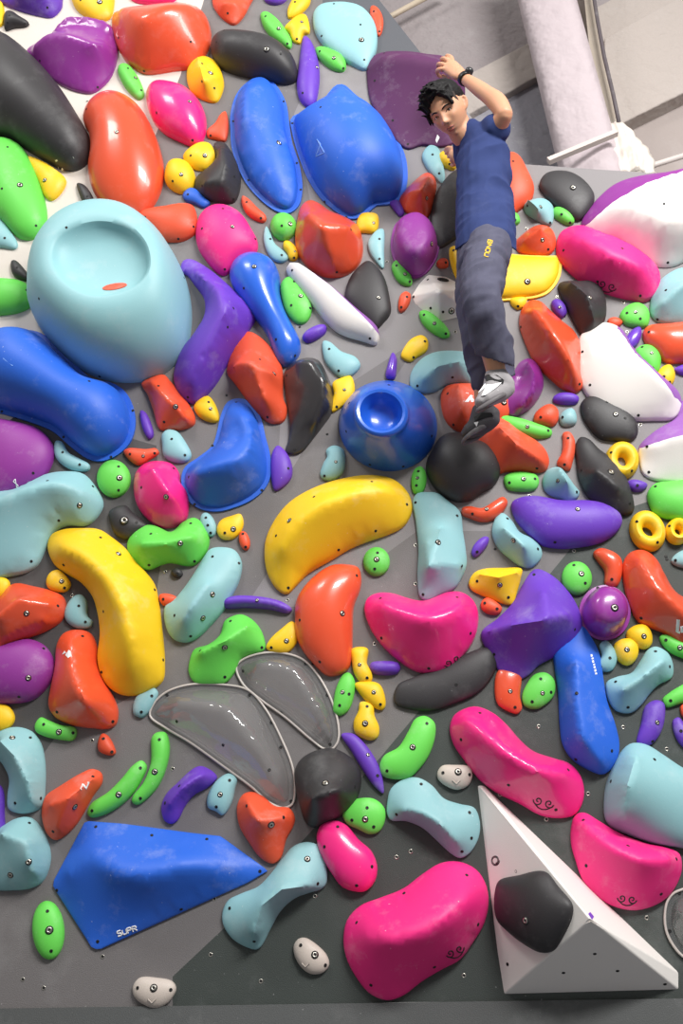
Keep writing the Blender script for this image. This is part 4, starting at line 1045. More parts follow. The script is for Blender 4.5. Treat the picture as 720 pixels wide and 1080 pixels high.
hold('l13', 'L', '519,555 524,543 530,541 540,550 548,562 560,568 570,578 571,588 560,599 548,597 538,590 525,578 519,565', 'aqua lumpy hold under the wide violet hold', H=.5, s='535,547 567,579', b='541,570', bs=.7, r=['530,560,.05 552,580,.06'])
hold('l14', 'L', '572,505 578,495 590,493 598,502 605,512 611,520 608,526 598,529 585,525 574,517', 'aqua shell-like hold beside the long charcoal hold', H=.5, r=['588,496,.04 597,512,.07'], sm=1, b='588,507', bs=.6, s='608,519')
hold('l15', 'L', '552,216 560,211 572,209 582,216 584,228 581,238 575,237 563,231 554,224', 'aqua creased hold below the black hold at upper right', H=.4, r=['556,214,.04 568,224,.06 578,234,.03'], sm=0, b='570,218', bs=.6, s='556,217 580,235')
hold('l16', 'L', '341,361 348,362 360,372 375,378 380,386 372,396 360,399 350,392 342,380', 'small aqua leaf-shaped hold left of the violet spike', H=.5, s='347,368 357,391')
hold('l17', 'L', '344,476 352,471 362,475 364,485 362,498 355,505 345,507 338,503 341,490 345,483', 'small aqua curled hold above the central yellow curve', H=.6, b='354,487', bs=.5, s='342,502')
hold('l18', 'L', '281,240 285,246 290,258 300,267 304,273 300,277 290,276 282,267 278,252', 'small aqua half-moon hold left of the tiny yellow hold', H=.5, s='285,252 297,269')
hold('l19', 'L', '404,243 405,265 404,284 397,278 390,268 388,258 392,250 398,244', 'aqua half-moon hold left of the plum dome', H=.5, s='400,252 400,273')
hold('l20', 'L', '453,155 462,158 466,170 469,190 467,195 458,188 448,175 445,165', 'narrow aqua hold beside the climber\'s lower hand', H=.5, s='456,163 463,183')
hold('l21', 'L', '171,458 177,453 187,455 197,468 202,480 198,487 185,488 173,482 171,470', 'small aqua hold between orange hold and blue curved hold', H=.6, s='181,463 195,480')
hold('l22', 'L', '60,466 66,467 73,478 85,485 95,491 94,496 80,497 68,492 60,484 58,474', 'small aqua crescent hold under the blue bean', H=.6, s='66,477 84,490')
hold('l23', 'L', '-12,222 0,230 12,245 19,258 17,263 5,262 -12,258', 'aqua hold tip at the left edge under the big green hold', H=.5, s='5,251')
hold('l24', 'L', '69,650 72,638 80,629 87,628 92,635 93,650 98,656 95,662 82,663 72,657', 'small aqua fin hold left of the yellow banana', H=.6, s='83,639 90,656')
hold('l25', 'L', 'E 220 554 7.5 13 -20', 'small aqua oval hold left of the yellow nugget', H=.6, s='217,546 219,554 222,562')
hold('l26', 'L', '141,745 145,735 155,730 163,726 167,731 163,742 157,752 150,757 142,754', 'small aqua hold below the yellow banana', H=.6, s='160,734 149,751')
hold('l27', 'L', '219,842 224,830 233,820 242,816 250,822 248,832 244,848 235,860 228,856 220,852', 'small aqua hold between violet curve and orange hold', H=.6, b='232,838', bs=.7, s='242,823 228,851')
hold('l28', 'L', '589,441 595,434 603,432 607,438 607,447 600,450 592,449', 'tiny aqua button hold left of the black oval hold', H=.8, s='593,440')
hold('l29', 'L', '632,680 638,676 645,682 650,695 645,707 635,708 629,702 634,692', 'small aqua hook hold beside the yellow knobs', H=.7, s='643,694 633,703')
hold('l30', 'L', '707,592 715,583 735,580 735,598 715,598', 'aqua hold tip at the right edge under the small ring', H=.6, s='712,591')
# ---- green
hold('g1', 'G', '-15,140 0,147 12,149 25,158 37,180 46,205 50,228 47,243 35,253 20,252 5,238 -15,215', 'largest green hold at the left edge under the black log', H=.6, p=.5, b='21,195', s='8,155 38,238 2,199')
hold('g2', 'G', '-15,293 0,294 20,296 32,302 36,313 33,323 20,330 0,333 -15,333', 'green hold at the left edge beside the aqua ball', H=.6, s='28,306')
hold('g3', 'G', 'E 120 505 18 20 0', 'round green hold under the end of the blue bean', H=.6, b='126,504', bs=.9, s='125,492 125,517')
hold('g4', 'G', '126,68 134,67 142,75 150,90 152,102 147,106 138,100 129,88 124,75', 'small green oval between plum and orange holds', H=.7, b='143,82', bs=.7, s='135,72 149,95')
hold('g5', 'G', '134,575 140,563 155,554 165,555 182,562 192,552 205,546 215,553 221,568 218,582 206,596 195,597 180,594 170,596 158,601 148,600 138,590', 'light green bow-tie hold under the pink hold', H=.4, p=.5, s='159,563 157,596 201,552 205,592', b='190,573', bs=.8, r=['150,578,.06 180,578,.07 205,570,.06'])
hold('g6', 'G', '200,697 205,685 220,680 232,670 237,655 245,650 255,648 268,655 277,668 279,685 265,690 255,695 247,710 238,720 222,722 205,720 199,710', 'light green curved hold above the clear holds', H=.25, p=.5, r=['212,690,.05 240,678,.08 262,662,.05'], sm=1, s='243,655 211,686 276,683 237,714', b='237,683', bs=.8)
hold('g7', 'G', '296,300 303,292 310,293 320,305 328,318 328,332 322,341 314,342 303,332 297,315', 'green oval hold right of the glossy blue bone hold', H=.5, b='317,312', bs=.8, s='310,297 307,322 327,325')
hold('g8', 'G', 'E 299 239 14 15 0', 'green ball hold at the foot of the blue egg hold', H=.9, p=.5, b='306,236', bs=.8, s='297,238')
hold('g9', 'G', 'E 397 593 14 15 0', 'round green hold right of the tall orange-red hold', H=.6, b='397,590', bs=.8, s='395,600 398,583')
hold('g10', 'G', 'E 608 610 16 18 -10', 'round green hold above the plum dome at right', H=.6, b='613,605', bs=.8, s='605,596 617,615')
hold('g11', 'G', '413,282 418,276 426,281 434,294 434,301 428,302 420,298 415,290', 'small green oval under the plum dome', H=.7, b='427,289', bs=.6, s='418,280 432,297')
hold('g12', 'G', '442,331 448,329 460,336 472,348 474,355 468,357 455,351 445,341', 'green oval below the white faceted volume', H=.8, b='458,341', bs=.6, s='447,332 470,352')
hold('g13', 'G', '434,515 434,503 438,495 444,493 449,500 449,512 444,521 437,521', 'small green oval between blue cone and aqua tall hold', H=.7, b='440,504', bs=.5, s='441,497 439,512')
hold('g14', 'G', '525,440 545,442 565,448 581,455 581,460 570,463 555,461 540,457 530,450', 'long green hold below the plum curled hold', H=.7, b='556,450', bs=.6, s='578,454')
hold('g15', 'G', '531,505 538,500 555,499 566,503 568,510 564,517 548,519 535,516', 'green oval left of the aqua shell hold', H=.6, b='552,505', bs=.7, s='564,505 537,509')
hold('g16', 'G', '653,333 660,323 672,319 682,325 685,335 682,345 670,346 658,342', 'green knob hold below the right end of the long pink hold', H=.6, b='670,329', bs=.6, s='661,330 675,336')
hold('g17', 'G', '669,370 676,364 686,364 695,371 697,382 693,394 685,396 678,388 672,382', 'green bean hold above the small yellow nugget at right', H=.7, b='687,372', bs=.6, s='677,366 688,388')
hold('g18', 'G', '682,520 690,510 705,508 735,508 735,550 705,548 690,542 684,532', 'green hold at the right edge above the largest yellow ring', H=.6, s='691,513')
hold('g19', 'G', '584,221 592,221 603,229 605,236 598,238 588,233 583,228', 'tiny green oval below the upper right black hold', H=.8, s='592,226 601,235')
hold('g20', 'G', '536,226 545,227 548,235 542,238 536,235', 'tiny green hold at the edge of the climber\'s shirt', H=.8, s='543,232')
hold('g21', 'G', '275,14 281,12 290,18 300,30 308,45 306,52 298,48 285,38 277,26', 'narrow green hold above the black log hold', H=.7, b='294,30', bs=.8, s='280,17 303,46')
hold('g22', 'G', '333,50 340,49 352,54 362,60 365,70 362,76 352,75 340,66 334,58', 'green oval under the large flat aqua hold', H=.7, b='352,61', bs=.7, s='337,54 362,72')
hold('g23', 'G', '38,765 44,757 52,760 65,765 80,768 81,775 77,781 62,780 48,777 39,772', 'small curved green hold left of the marked orange hold', H=.6, b='62,772', bs=.8, s='46,764 77,773')
hold('g24', 'G', '92,858 96,848 115,835 130,820 140,808 150,802 155,808 150,822 138,840 122,853 105,861 95,862', 'lower left one of two green banana holds', H=.7, b='125,838', bs=.8, s='148,810 97,855')
hold('g25', 'G', '161,778 166,773 175,773 179,785 177,805 168,828 155,843 145,849 140,846 141,840 152,826 160,805', 'upper right one of two green banana holds', H=.7, b='163,814', bs=.8, s='168,780 148,842')
hold('g26', 'G', 'E 51 981 17 31 -4', 'upright green oval hold left of the blue angular volume', H=.6, b='52,981', s='50,961 54,1003')
hold('g27', 'G', '361,857 367,847 380,842 395,843 405,852 406,865 400,877 390,880 378,875 365,868', 'round-cornered green hold above the medium pink hold', H=.5, b='385,864', bs=.8, s='387,852 371,865 394,872')
hold('g28', 'G', '400,808 405,797 420,788 430,772 438,758 448,755 458,762 459,775 453,795 443,810 430,821 415,822 403,818', 'green bean hold left of the long pink two-tone hold', H=.55, b='435,788', bs=.8, s='450,763 408,813')
hold('g29', 'G', '352,740 355,725 362,712 368,710 374,718 373,735 367,750 358,755 352,751', 'small green hold beside the clear hold and yellow knobs', H=.6, b='361,730', bs=.6, s='368,732 358,744')
hold('g30', 'G', '550,735 555,722 563,712 575,710 584,718 584,733 577,742 565,748 553,745', 'green oval between small orange hold and tall blue hold', H=.5, b='572,731', bs=.6, s='561,740 581,730 570,716')
hold('g31', 'G', '695,672 702,670 720,678 735,684 735,697 718,694 702,685', 'green hold at the right edge under the lettered orange hold', H=.7, b='717,683', bs=.7, s='702,675')
hold('g32', 'G', '698,738 705,731 720,722 735,715 735,735 715,743 702,746', 'green hold at the right edge beside the violet holds', H=.6, s='707,739')
# ---- yellow
hold('y1', 'Y', '76,-12 118,-12 120,8 116,20 103,24 90,18 78,6', 'yellow hold cut by the top edge above the plum hold', H=.5, s='85,0', b='105,2')
hold('y2', 'Y', '-8,2 2,3 5,14 3,27 -8,30', 'yellow sliver at the top left edge', H=.5, s='')
hold('y3', 'Y', '25,164 35,166 50,173 60,180 70,190 66,202 55,212 48,209 42,195 33,178', 'yellow hold under the black log at left', H=.6, b='47,190', bs=.8, s='31,171')
hold('y4', 'Y', '198,72 205,62 215,59 228,65 235,80 236,92 230,107 225,109 212,105 202,98 197,85', 'yellow hold between orange top hold and black log', H=.3, r=['210,66,.04 216,90,.07 230,85,.03'], sm=0, b='222,77', bs=1, s='213,67 213,86 226,93')
hold('y5', 'Y', '193,165 200,157 212,150 222,151 227,162 225,173 218,180 208,180 197,174', 'upper yellow knob left of the black saddle hold', H=.7, b='216,164', bs=.8, s='201,164')
hold('y6', 'Y', '174,182 178,170 187,167 198,170 205,180 206,190 202,200 192,205 180,200 174,192', 'lower yellow knob left of the black saddle hold', H=.9, b='191,184', bs=.7, s='182,191')
hold('y7', 'Y', '303,12 308,0 312,-8 326,-8 327,2 318,14 308,20 304,20', 'yellow hold at the top edge, upper of a pair', H=.6, s='311,2')
hold('y8', 'Y', '300,30 305,24 315,16 322,15 326,24 326,35 320,37 316,47 309,44 305,35', 'yellow hold below the top edge yellow one', H=.6, b='318,23', bs=.6, s='313,41')
hold('y9', 'Y', '205,430 212,422 220,419 226,425 231,438 230,445 224,446 210,440', 'small yellow nugget at the tip of the violet boomerang', H=.7, b='222,431', bs=.6, s='220,424')
hold('y10', 'Y', '351,405 360,400 370,398 374,408 372,420 360,430 350,435 347,428 352,418', 'yellow hold between glossy black crescent and blue cone', H=.5, b='363,411', bs=.5, s='355,429')
hold('y11', 'Y', '300,256 305,256 312,262 315,269 312,275 306,275 303,268 299,262', 'tiny yellow hold below the green ball hold', H=.8, b='311,265', bs=.4, s='310,272')
hold('y12', 'Y', '376,238 380,228 390,226 398,228 399,240 395,246 383,246 378,246', 'yellow hold peeking below the big blue flanged hold', H=.6, b='394,235', bs=.5, s='')
hold('y13', 'Y', '463,162 470,159 478,165 482,175 478,180 468,176 463,170', 'yellow pinch hold in the climber\'s lower hand', H=.9, s='474,173')
hold('y14', 'Y', '474,262 480,259 500,261 540,268 575,270 590,271 592,285 588,298 578,310 565,315 545,317 520,318 500,312 485,300 477,285', 'wide yellow hold passing behind the climber\'s hips', H=.3, p=.45, rim=.012, b='556,297', bs=1, s='478,264 587,301')
hold('y15', 'Y', '538,317 555,316 553,324 546,327 539,322', 'small yellow knob under the wide yellow hold', H=.8, s='546,323')
hold('y16', 'Y', '691,398 698,388 706,386 711,395 709,405 702,409 694,404', 'small yellow nugget beside the white curved volume\'s edge', H=.7, s='700,397 706,403')
hold('y17', 'Y', '423,377 428,365 435,358 445,355 451,360 450,370 440,377 432,382', 'small yellow hold above the blue cone, by the aqua curve', H=.5, s='436,377 448,360')
hold('y18', 'Y', '494,615 500,604 510,600 530,599 550,600 549,610 545,625 540,638 525,635 508,628 497,622', 'flat yellow wedge hold left of the violet volume', H=.35, r=['505,608,.03 525,612,.05 545,606,.03'], sm=0, b='527,617', bs=.7, s='503,613 536,630')
hold('y19', 'Y', '281,684 285,675 298,663 308,656 313,660 315,672 308,685 300,689 288,688', 'small yellow hold between light green curve and orange-red hold', H=.5, b='302,676', bs=.7, s='286,683')
hold('y20', 'Y', '229,560 233,550 245,545 254,543 257,552 253,563 245,569 233,568', 'yellow nugget beside the small rust oval hold', H=.6, b='246,558', bs=.8, s='237,562')
hold('y21', 'Y', '50,612 55,604 63,602 72,610 75,617 70,624 57,624 51,620', 'small yellow knob above the orange wedge at left', H=.7, b='65,613', bs=.7, s='68,620')
hold('y22', 'Y', '-8,611 8,611 11,617 6,628 0,631 -8,630', 'yellow tip at the left edge above the orange wedge', H=.6, s='')
hold('y23', 'Y', '-12,740 0,742 10,745 16,757 12,766 0,772 -12,772', 'yellow nub at the left edge beneath the plum hold', H=.6, s='')
hold('y24', 'Y', '370,686 378,683 388,685 387,700 392,710 392,718 382,721 374,712 371,698', 'topmost of three yellow knobs right of the orange-red hold', H=.7, b='379,701', bs=.5, s='387,715')
hold('y25', 'Y', '374,722 385,719 400,722 406,735 406,746 402,749 392,745 380,733', 'middle of three yellow knobs right of the orange-red hold', H=.7, b='394,730', bs=.6, s='401,743')
hold('y26', 'Y', '380,741 393,743 395,755 400,768 398,778 390,781 375,774 373,762 378,750', 'lowest of three yellow knobs, above the violet blade', H=.7, b='385,763', bs=.8, s='387,745')
hold('y27', 'Y', '660,667 668,660 680,659 687,668 687,680 680,685 670,682 662,676', 'upper yellow knob below the plum dome at right', H=.8, b='679,671', bs=.7, s='')
hold('y28', 'Y', '647,680 655,674 670,675 673,690 667,700 660,702 650,695', 'lower yellow knob below the plum dome at right', H=.8, b='661,685', bs=.7, s='')
# ---- beige
hold('t1', 'T', '461,815 466,808 478,807 495,809 498,817 494,828 482,833 470,829 462,822', 'small beige oval hold above the aqua bone at centre right', H=.6, b='483,814', bs=.9, s='467,815 495,817')
hold('t2', 'T', '141,1040 148,1031 165,1031 182,1035 186,1043 178,1057 165,1063 150,1058 142,1050', 'beige oval hold at the bottom edge, left side', H=.6, b='162,1042', bs=.9, s='145,1042 180,1044')
hold('t3', 'T', '310,997 315,990 322,989 335,997 345,1008 347,1018 340,1026 328,1027 318,1020 311,1008', 'beige egg-shaped hold on the dark green panel', H=.6, b='332,1007', bs=.9, s='317,997 343,1018')
for k_, (cx_, cy_) in (('t1', (481, 824)), ('t2', (160, 1055)), ('t3', (322, 1017))):
    ribbon_on(HOLDS[k_], 'moulded_chevron', [(cx_ - 4, cy_ - 1), (cx_, cy_ + 3), (cx_ + 4, cy_ - 1)], .0025, MT['T'], lift=.0015)
# ---- clear
def clear(key, outline, label, ridge, s):
    o = hold(key, 'C', outline, label, H=.35, p=.4, rim=.02, m=M_CLEAR, r=ridge, sm=3, s=s, b='', e=.006, ang=70)
    px = smooth_closed(parse(outline)); P_ = [WALL.uv(x, y, .01) for x, y in resample(px, 3)]
    mi = o.matrix_world.inverted()
    L_ = [mi @ WALL.w(u, v, .008) for u, v in P_]
    V, F = tube_mesh(L_ + [L_[0]], .0045, n=6, cap=False)
    c_ = mesh_obj('rim', V, F, M_RIM, Matrix.Identity(4), o); c_['label'] = 'pale milky rim of the clear shell'
    return o
M_RIM = mat('clear_rim', (196, 188, 182), rough=.3, bump=0, chalk=0)
clear('c1', '158,755 162,742 175,730 200,722 235,722 262,728 280,748 297,780 308,808 311,830 308,848 298,852 282,845 265,830 235,808 200,783 175,768', 'large transparent clear plastic wing-shaped hold', ['185,742,.06 240,748,.12 272,785,.10 295,830,.05'], '223,800 263,733 286,762 296,788 186,761 307,845 176,733 235,786 284,812')
clear('c2', '249,703 255,696 275,689 300,689 320,696 335,712 350,740 357,768 356,782 350,790 342,790 328,780 300,756 275,738 255,720', 'smaller transparent clear plastic hold under the light green curve', ['270,700,.05 310,705,.09 335,745,.08 348,778,.03'], '296,752 345,733 348,785 256,708 322,700')
clear('c3', '701,965 704,950 712,941 740,938 745,1020 722,1010 712,1000 703,983', 'clear plastic hold cut by the right edge, near the bottom', ['712,960,.04 735,970,.07'], '706,982 716,942')

# SUPR lettering
def letters(o, word, x, y, h, ang, m):
    a_ = R(ang)
    glyph = {'S': [[(1, 0), (.2, 0), (0, .25), (.2, .5), (.8, .5), (1, .75), (.8, 1), (0, 1)]], 'U': [[(0, 0), (0, .8), (.2, 1), (.8, 1), (1, .8), (1, 0)]],
             'P': [[(0, 1), (0, 0), (.8, 0), (1, .25), (.8, .5), (0, .5)]], 'R': [[(0, 1), (0, 0), (.8, 0), (1, .25), (.8, .5), (0, .5)], [(.5, .5), (1, 1)]],
             'E': [[(1, 0), (0, 0), (0, 1), (1, 1)], [(0, .5), (.8, .5)]], 'L': [[(0, 0), (0, 1), (1, 1)]], 'A': [[(0, 1), (.5, 0), (1, 1)], [(.2, .6), (.8, .6)]],
             'I': [[(.5, 0), (.5, 1)]], 'B': [[(0, .5), (.8, .5), (1, .75), (.8, 1), (0, 1), (0, 0), (.7, 0), (.9, .25), (.7, .5)]], 'O': [[(0, .2), (.2, 0), (.8, 0), (1, .2), (1, .8), (.8, 1), (.2, 1), (0, .8), (0, .2)]],
             'N': [[(0, 1), (0, 0), (1, 1), (1, 0)]]}
    w = h * .85
    for i, ch in enumerate(word):
        for st in glyph[ch]:
            P_ = []
            for j in range(len(st) - 1):
                for k in range(4):
                    t = k / 4
                    P_.append((st[j][0] + (st[j + 1][0] - st[j][0]) * t, st[j][1] + (st[j + 1][1] - st[j][1]) * t))
            P_.append(st[-1])
            W_ = [((i * w * 1.25 + p[0] * w), (p[1] * h)) for p in P_]
            ribbon_on(o, 'printed_letters', [(x + X * math.cos(a_) - Y * math.sin(a_), y + X * math.sin(a_) + Y * math.cos(a_)) for X, Y in W_], h * .0005, m, lift=.0012)
letters(HOLDS['blue_vol'], 'SUPR', 123, 982.5, 5.2, -17, M_WMARK)
patch_on(HOLDS['b2'], 'printed_mark', [[(622.3 + t * .245 + a_, 690.5 + t * 1.0), (624.2 + t * .245 + a_, 690 + t * 1.0), (624.7 + t * .245, 690 + t + L_), (622.9 + t * .245, 690.5 + t + L_)]
                                       for t, L_, a_ in ((0, 2.4, 0), (3.4, 1.8, .3), (6.2, 2.6, 0), (9.8, 1.6, .3), (12.4, 2.2, 0), (15.6, 2.6, .2), (19.2, 1.8, 0))], M_WMARK, 'tiny white vertical lettering')

ribbon_on(HOLDS['white_vol'], 'printed_swirl', [(522.5 + 4.5 * math.cos(t) * (1 - t / 30), 907.5 + 5.5 * math.sin(t) * (1 - t / 30)) for t in np.linspace(0, 14, 44)], .0018, M_KMARK)

# ---------------------------------------------------------------- the climber
from mathutils import noise as mnoise
def tube3(pts, ra, rb=None, side=None, n=20):
    """tube through world points, half width ra along side, rb across, round capped"""
    pts = [Vector(p) for p in pts]; rb = rb or ra
    # resample with Catmull-Rom
    P, A, B = [], [], []
    N = len(pts)
    for i in range(N - 1):
        a, b, c, d = pts[max(i - 1, 0)], pts[i], pts[i + 1], pts[min(i + 2, N - 1)]
        for k in range(6):
            t = k / 6
            P.append(.5 * ((2 * b) + (c - a) * t + (2 * a - 5 * b + 4 * c - d) * t * t + (3 * b - a - 3 * c + d) * t ** 3))
            s_ = t * t * (3 - 2 * t)
            A.append(ra[i] + (ra[i + 1] - ra[i]) * s_); B.append(rb[i] + (rb[i + 1] - rb[i]) * s_)
    P.append(pts[-1]); A.append(ra[-1]); B.append(rb[-1])
    V, F = [], []
    prev = None
    rows = []
    t0 = (P[1] - P[0]).normalized(); t1 = (P[-1] - P[-2]).normalized()
    for k in (.95, .8, .5): rows.append((P[0] - t0 * min(A[0], B[0]) * k * .8, math.sqrt(1 - k * k), 0, t0))
    for i in range(len(P)): rows.append((P[i], 1, i, (P[min(i + 1, len(P) - 1)] - P[max(i - 1, 0)]).normalized()))
    for k in (.5, .8, .95): rows.append((P[-1] + t1 * min(A[-1], B[-1]) * k * .8, math.sqrt(1 - k * k), len(P) - 1, t1))
    for p, s_, i, t in rows:
        u = Vector(side) if side is not None else (prev or t.orthogonal())
        u = (u - t * u.dot(t)).normalized(); prev = u
        w = t.cross(u)
        for k in range(n):
            a_ = 2 * math.pi * k / n
            V.append(p + u * A[i] * s_ * math.cos(a_) + w * B[i] * s_ * math.sin(a_))
    for i in range(len(rows) - 1):
        for k in range(n): F.append((i * n + k, i * n + (k + 1) % n, (i + 1) * n + (k + 1) % n, (i + 1) * n + k))
    F += [tuple(range(n - 1, -1, -1)), tuple((len(rows) - 1) * n + k for k in range(n))]
    return V, F
def fuse(name, parts, voxel, m, parent=None, smooth_it=4, disp=None):
    V, F = [], []
    for v, f in parts:
        b = len(V); V += v; F += [tuple(i + b for i in q) for q in f]
    me = bpy.data.meshes.new('tmp'); me.from_pydata([tuple(v) for v in V], [], F); me.update()
    o = bpy.data.objects.new('tmp', me); COL.objects.link(o)
    bm = bmesh.new(); bm.from_mesh(me); bmesh.ops.recalc_face_normals(bm, faces=bm.faces[:]); bm.to_mesh(me); bm.free()
    r = o.modifiers.new('r', 'REMESH'); r.mode = 'VOXEL'; r.voxel_size = voxel; r.use_smooth_shade = True
    s = o.modifiers.new('s', 'SMOOTH'); s.iterations = smooth_it; s.factor = .5
    dg = bpy.context.evaluated_depsgraph_get()
    m2 = bpy.data.meshes.new_from_object(o.evaluated_get(dg))
    bpy.data.objects.remove(o, do_unlink=True)
    m2.name = name
    m2.materials.clear(); m2.materials.append(m)
    if disp:
        nr = [v.normal.copy() for v in m2.vertices]
        for v, n_ in zip(m2.vertices, nr): v.co += n_ * disp(v.co)
    m2.polygons.foreach_set('use_smooth', [True] * len(m2.polygons)); m2.update()
    q = bpy.data.objects.new(name, m2); COL.objects.link(q)
    if parent is not None: q.parent = parent
    return q
skin = mat('skin', (206, 152, 120), rough=.5, bump=.06, bscale=300, chalk=0, var=0)
skin.node_tree.nodes['Principled BSDF'].inputs['Subsurface Weight'].default_value = .12
skin.node_tree.nodes['Principled BSDF'].inputs['Subsurface Scale'].default_value = .01
m_shirt = mat('navy_cotton', (50, 63, 110), rough=.85, bump=.25, bscale=500, chalk=.03, var=0, spec=.2)
m_pants = mat('grey_blue_cotton', (84, 84, 102), rough=.85, bump=.3, bscale=450, chalk=.05, var=0, spec=.2)
m_hair = mat('black_hair', (17, 15, 16), rough=.6, bump=.6, bscale=120, chalk=0, var=0, spec=.25)
m_shoe = mat('grey_suede', (158, 154, 156), rough=.7, bump=.2, chalk=.25, var=0)
m_shoe2 = mat('dark_suede', (74, 72, 76), rough=.7, bump=.2, chalk=.2, var=0)
m_blk = mat('black_rubber', (22, 22, 24), rough=.4, bump=.05, chalk=.03, var=0)
m_eyew = mat('eye_white', (225, 215, 208), rough=.25, bump=0, chalk=0, var=0)
m_lip = mat('lips', (160, 88, 78), rough=.45, bump=.05, chalk=0, var=0)
m_ytxt = mat('yellow_print', (240, 196, 50), rough=.6, bump=0, chalk=0)

# head frame
HC = pt(472.5, 117.5, .40)
toc = (CAM - HC).normalized()
_x = RGT; _y = toc.cross(_x).normalized(); _x = _y.cross(toc).normalized()
ta = R(33)
Yl = _y * math.cos(ta) - _x * math.sin(ta); Xl = _x * math.cos(ta) + _y * math.sin(ta)
ya = R(20)
Zf = toc * math.cos(ya) - Xl * math.sin(ya); Xf = Xl * math.cos(ya) + toc * math.sin(ya)
pa = R(-4)
Yf = Yl
HM = Matrix(((Xf.x, Yf.x, Zf.x, HC.x), (Xf.y, Yf.y, Zf.y, HC.y), (Xf.z, Yf.z, Zf.z, HC.z), (0, 0, 0, 1)))
g = lambda x, y, cx, cy, sx_, sy_: math.exp(-((x - cx) / sx_) ** 2 - ((y - cy) / sy_) ** 2)
def head_z(x, y):
    """relief of the face added to the skull at local x,y"""
    d = 0
    ax = abs(x)
    d += .020 * g(x, y, 0, -.028, .0125, .013)                     # nose tip
    d += .011 * g(x, y, 0, -.006, .009, .024)                      # bridge
    d += .006 * g(ax, y, .013, -.033, .007, .007)                  # wings
    d -= .0105 * g(ax, y, .030, .006, .017, .011)                  # sockets
    d += .0055 * g(ax, y, .028, .025, .022, .008)                  # brow
    d += .005 * g(ax, y, .042, -.020, .016, .016)                  # cheek
    d += .0065 * g(x, y, 0, -.0575, .019, .0055)                   # upper lip
    d += .0065 * g(x, y, 0, -.069, .016, .0055)
    d -= .0040 * g(x, y, 0, -.0632, .022, .0022)                   # mouth line
    d -= .003 * g(x, y, 0, -.080, .018, .005)
    d += .009 * g(x, y, 0, -.096, .020, .012)                      # chin
    return d
def head_mesh():
    V, F = [], []
    nu, nv = 120, 90
    for j in range(1, nv):
        th = math.pi * j / nv
        for k in range(nu):
            ph = 2 * math.pi * k / nu
            X = math.sin(th) * math.sin(ph); Y = math.cos(th); Z = math.sin(th) * math.cos(ph)
            wx = .0745; x, y, z = X * wx, Y * .112, Z * .094
            if y < -.01:
                t = min(1, (-y - .01) / .10)
                x *= 1 - .38 * t ** 1.5
                if z < 0: z *= 1 - .45 * t
                else: z *= 1 - .06 * t; z += .012 * t
            if y < 0: y *= 1.0
            if z < 0 and y > 0: z *= 1.03
            if z > 0:
                z = z * .92 + .0 
                f = min(1, Z * 2.2)
                z += head_z(x, y) * f
            V.append(HM @ Vector((x, y, z)))
    b = len(V); V.append(HM @ Vector((0, .112, 0))); V.append(HM @ Vector((0, -.112, .012)))
    for j in range(nv - 2):
        for k in range(nu): F.append((j * nu + k, (j + 1) * nu + k, (j + 1) * nu + (k + 1) % nu, j * nu + (k + 1) % nu))
    for k in range(nu):
        F.append((b, k, (k + 1) % nu)); F.append((b + 1, (nv - 2) * nu + (k + 1) % nu, (nv - 2) * nu + k))
    return V, F
H_ = lambda x, y, z: HM @ Vector((x, y, z))
parts = [head_mesh()]
for s in (-1, 1):  # ears
    parts.append(tube3([H_(s * .072, .018, -.008), H_(s * .084, .016, -.018), H_(s * .087, -.002, -.018), H_(s * .080, -.022, -.010), H_(s * .072, -.030, -.002)], [.005, .0065, .006, .006, .005], n=10))
    parts.append(tube3([H_(s * .070, .008, -.004), H_(s * .078, -.004, -.012), H_(s * .072, -.018, -.004)], [.006, .005, .006], n=10))
# neck, trunk, arms
SH_R = pt(513, 146, .33); EL = pt(532, 121, .46); WR = pt(489, 82, .30)
SH_L = pt(493, 152, .24); EL2 = pt(500, 186, .16); WR2 = pt(484, 170, .15)
parts.append(tube3([H_(0, -.05, -.03), pt(487, 140, .34), pt(499, 150, .31), pt(505, 165, .29)], [.052, .055, .06, .09]))
parts.append(tube3([pt(505, 155, .29), pt(509, 190, .28), pt(511, 225, .30), pt(510, 258, .33)], [.085, .09, .085, .09], [.10, .10, .09, .10], RGT))
parts.append(tube3([pt(503, 152, .30), SH_R, pt(524, 134, .40), EL], [.05, .050, .042, .034]))
parts.append(tube3([EL, pt(524, 108, .43), pt(510, 97, .38), WR], [.035, .041, .035, .0255], [.036, .038, .031, .021], Vector((0, 0, 1))))
parts.append(tube3([SH_L, EL2, WR2], [.045, .036, .024]))
# upper hand: palm, fingers, thumb
parts.append(tube3([WR, pt(482, 77, .30), pt(474, 70, .285)], [.025, .036, .038], [.019, .021, .020], (pt(466, 76, .28) - pt(476, 60, .28))))
for (kx, ky, dx, dy) in ((476, 61.5, -5, -2.5), (471.5, 63.5, -5.5, -1.5), (467.5, 68, -5.5, 0), (465.5, 73, -4.5, 1.5)):
    parts.append(tube3([pt(478, 71, .285), pt(kx, ky, .285), pt(kx + dx, ky + dy, .25), pt(kx + dx + 1, ky + dy + 4.5, .215), pt(kx + dx + 4, ky + dy + 6.5, .20)], [.012, .0105, .0098, .009, .008], n=12))
parts.append(tube3([pt(483, 81, .285), pt(476, 80, .265), pt(471, 82, .245), pt(467, 80, .225)], [.014, .013, .0105, .009], n=12))
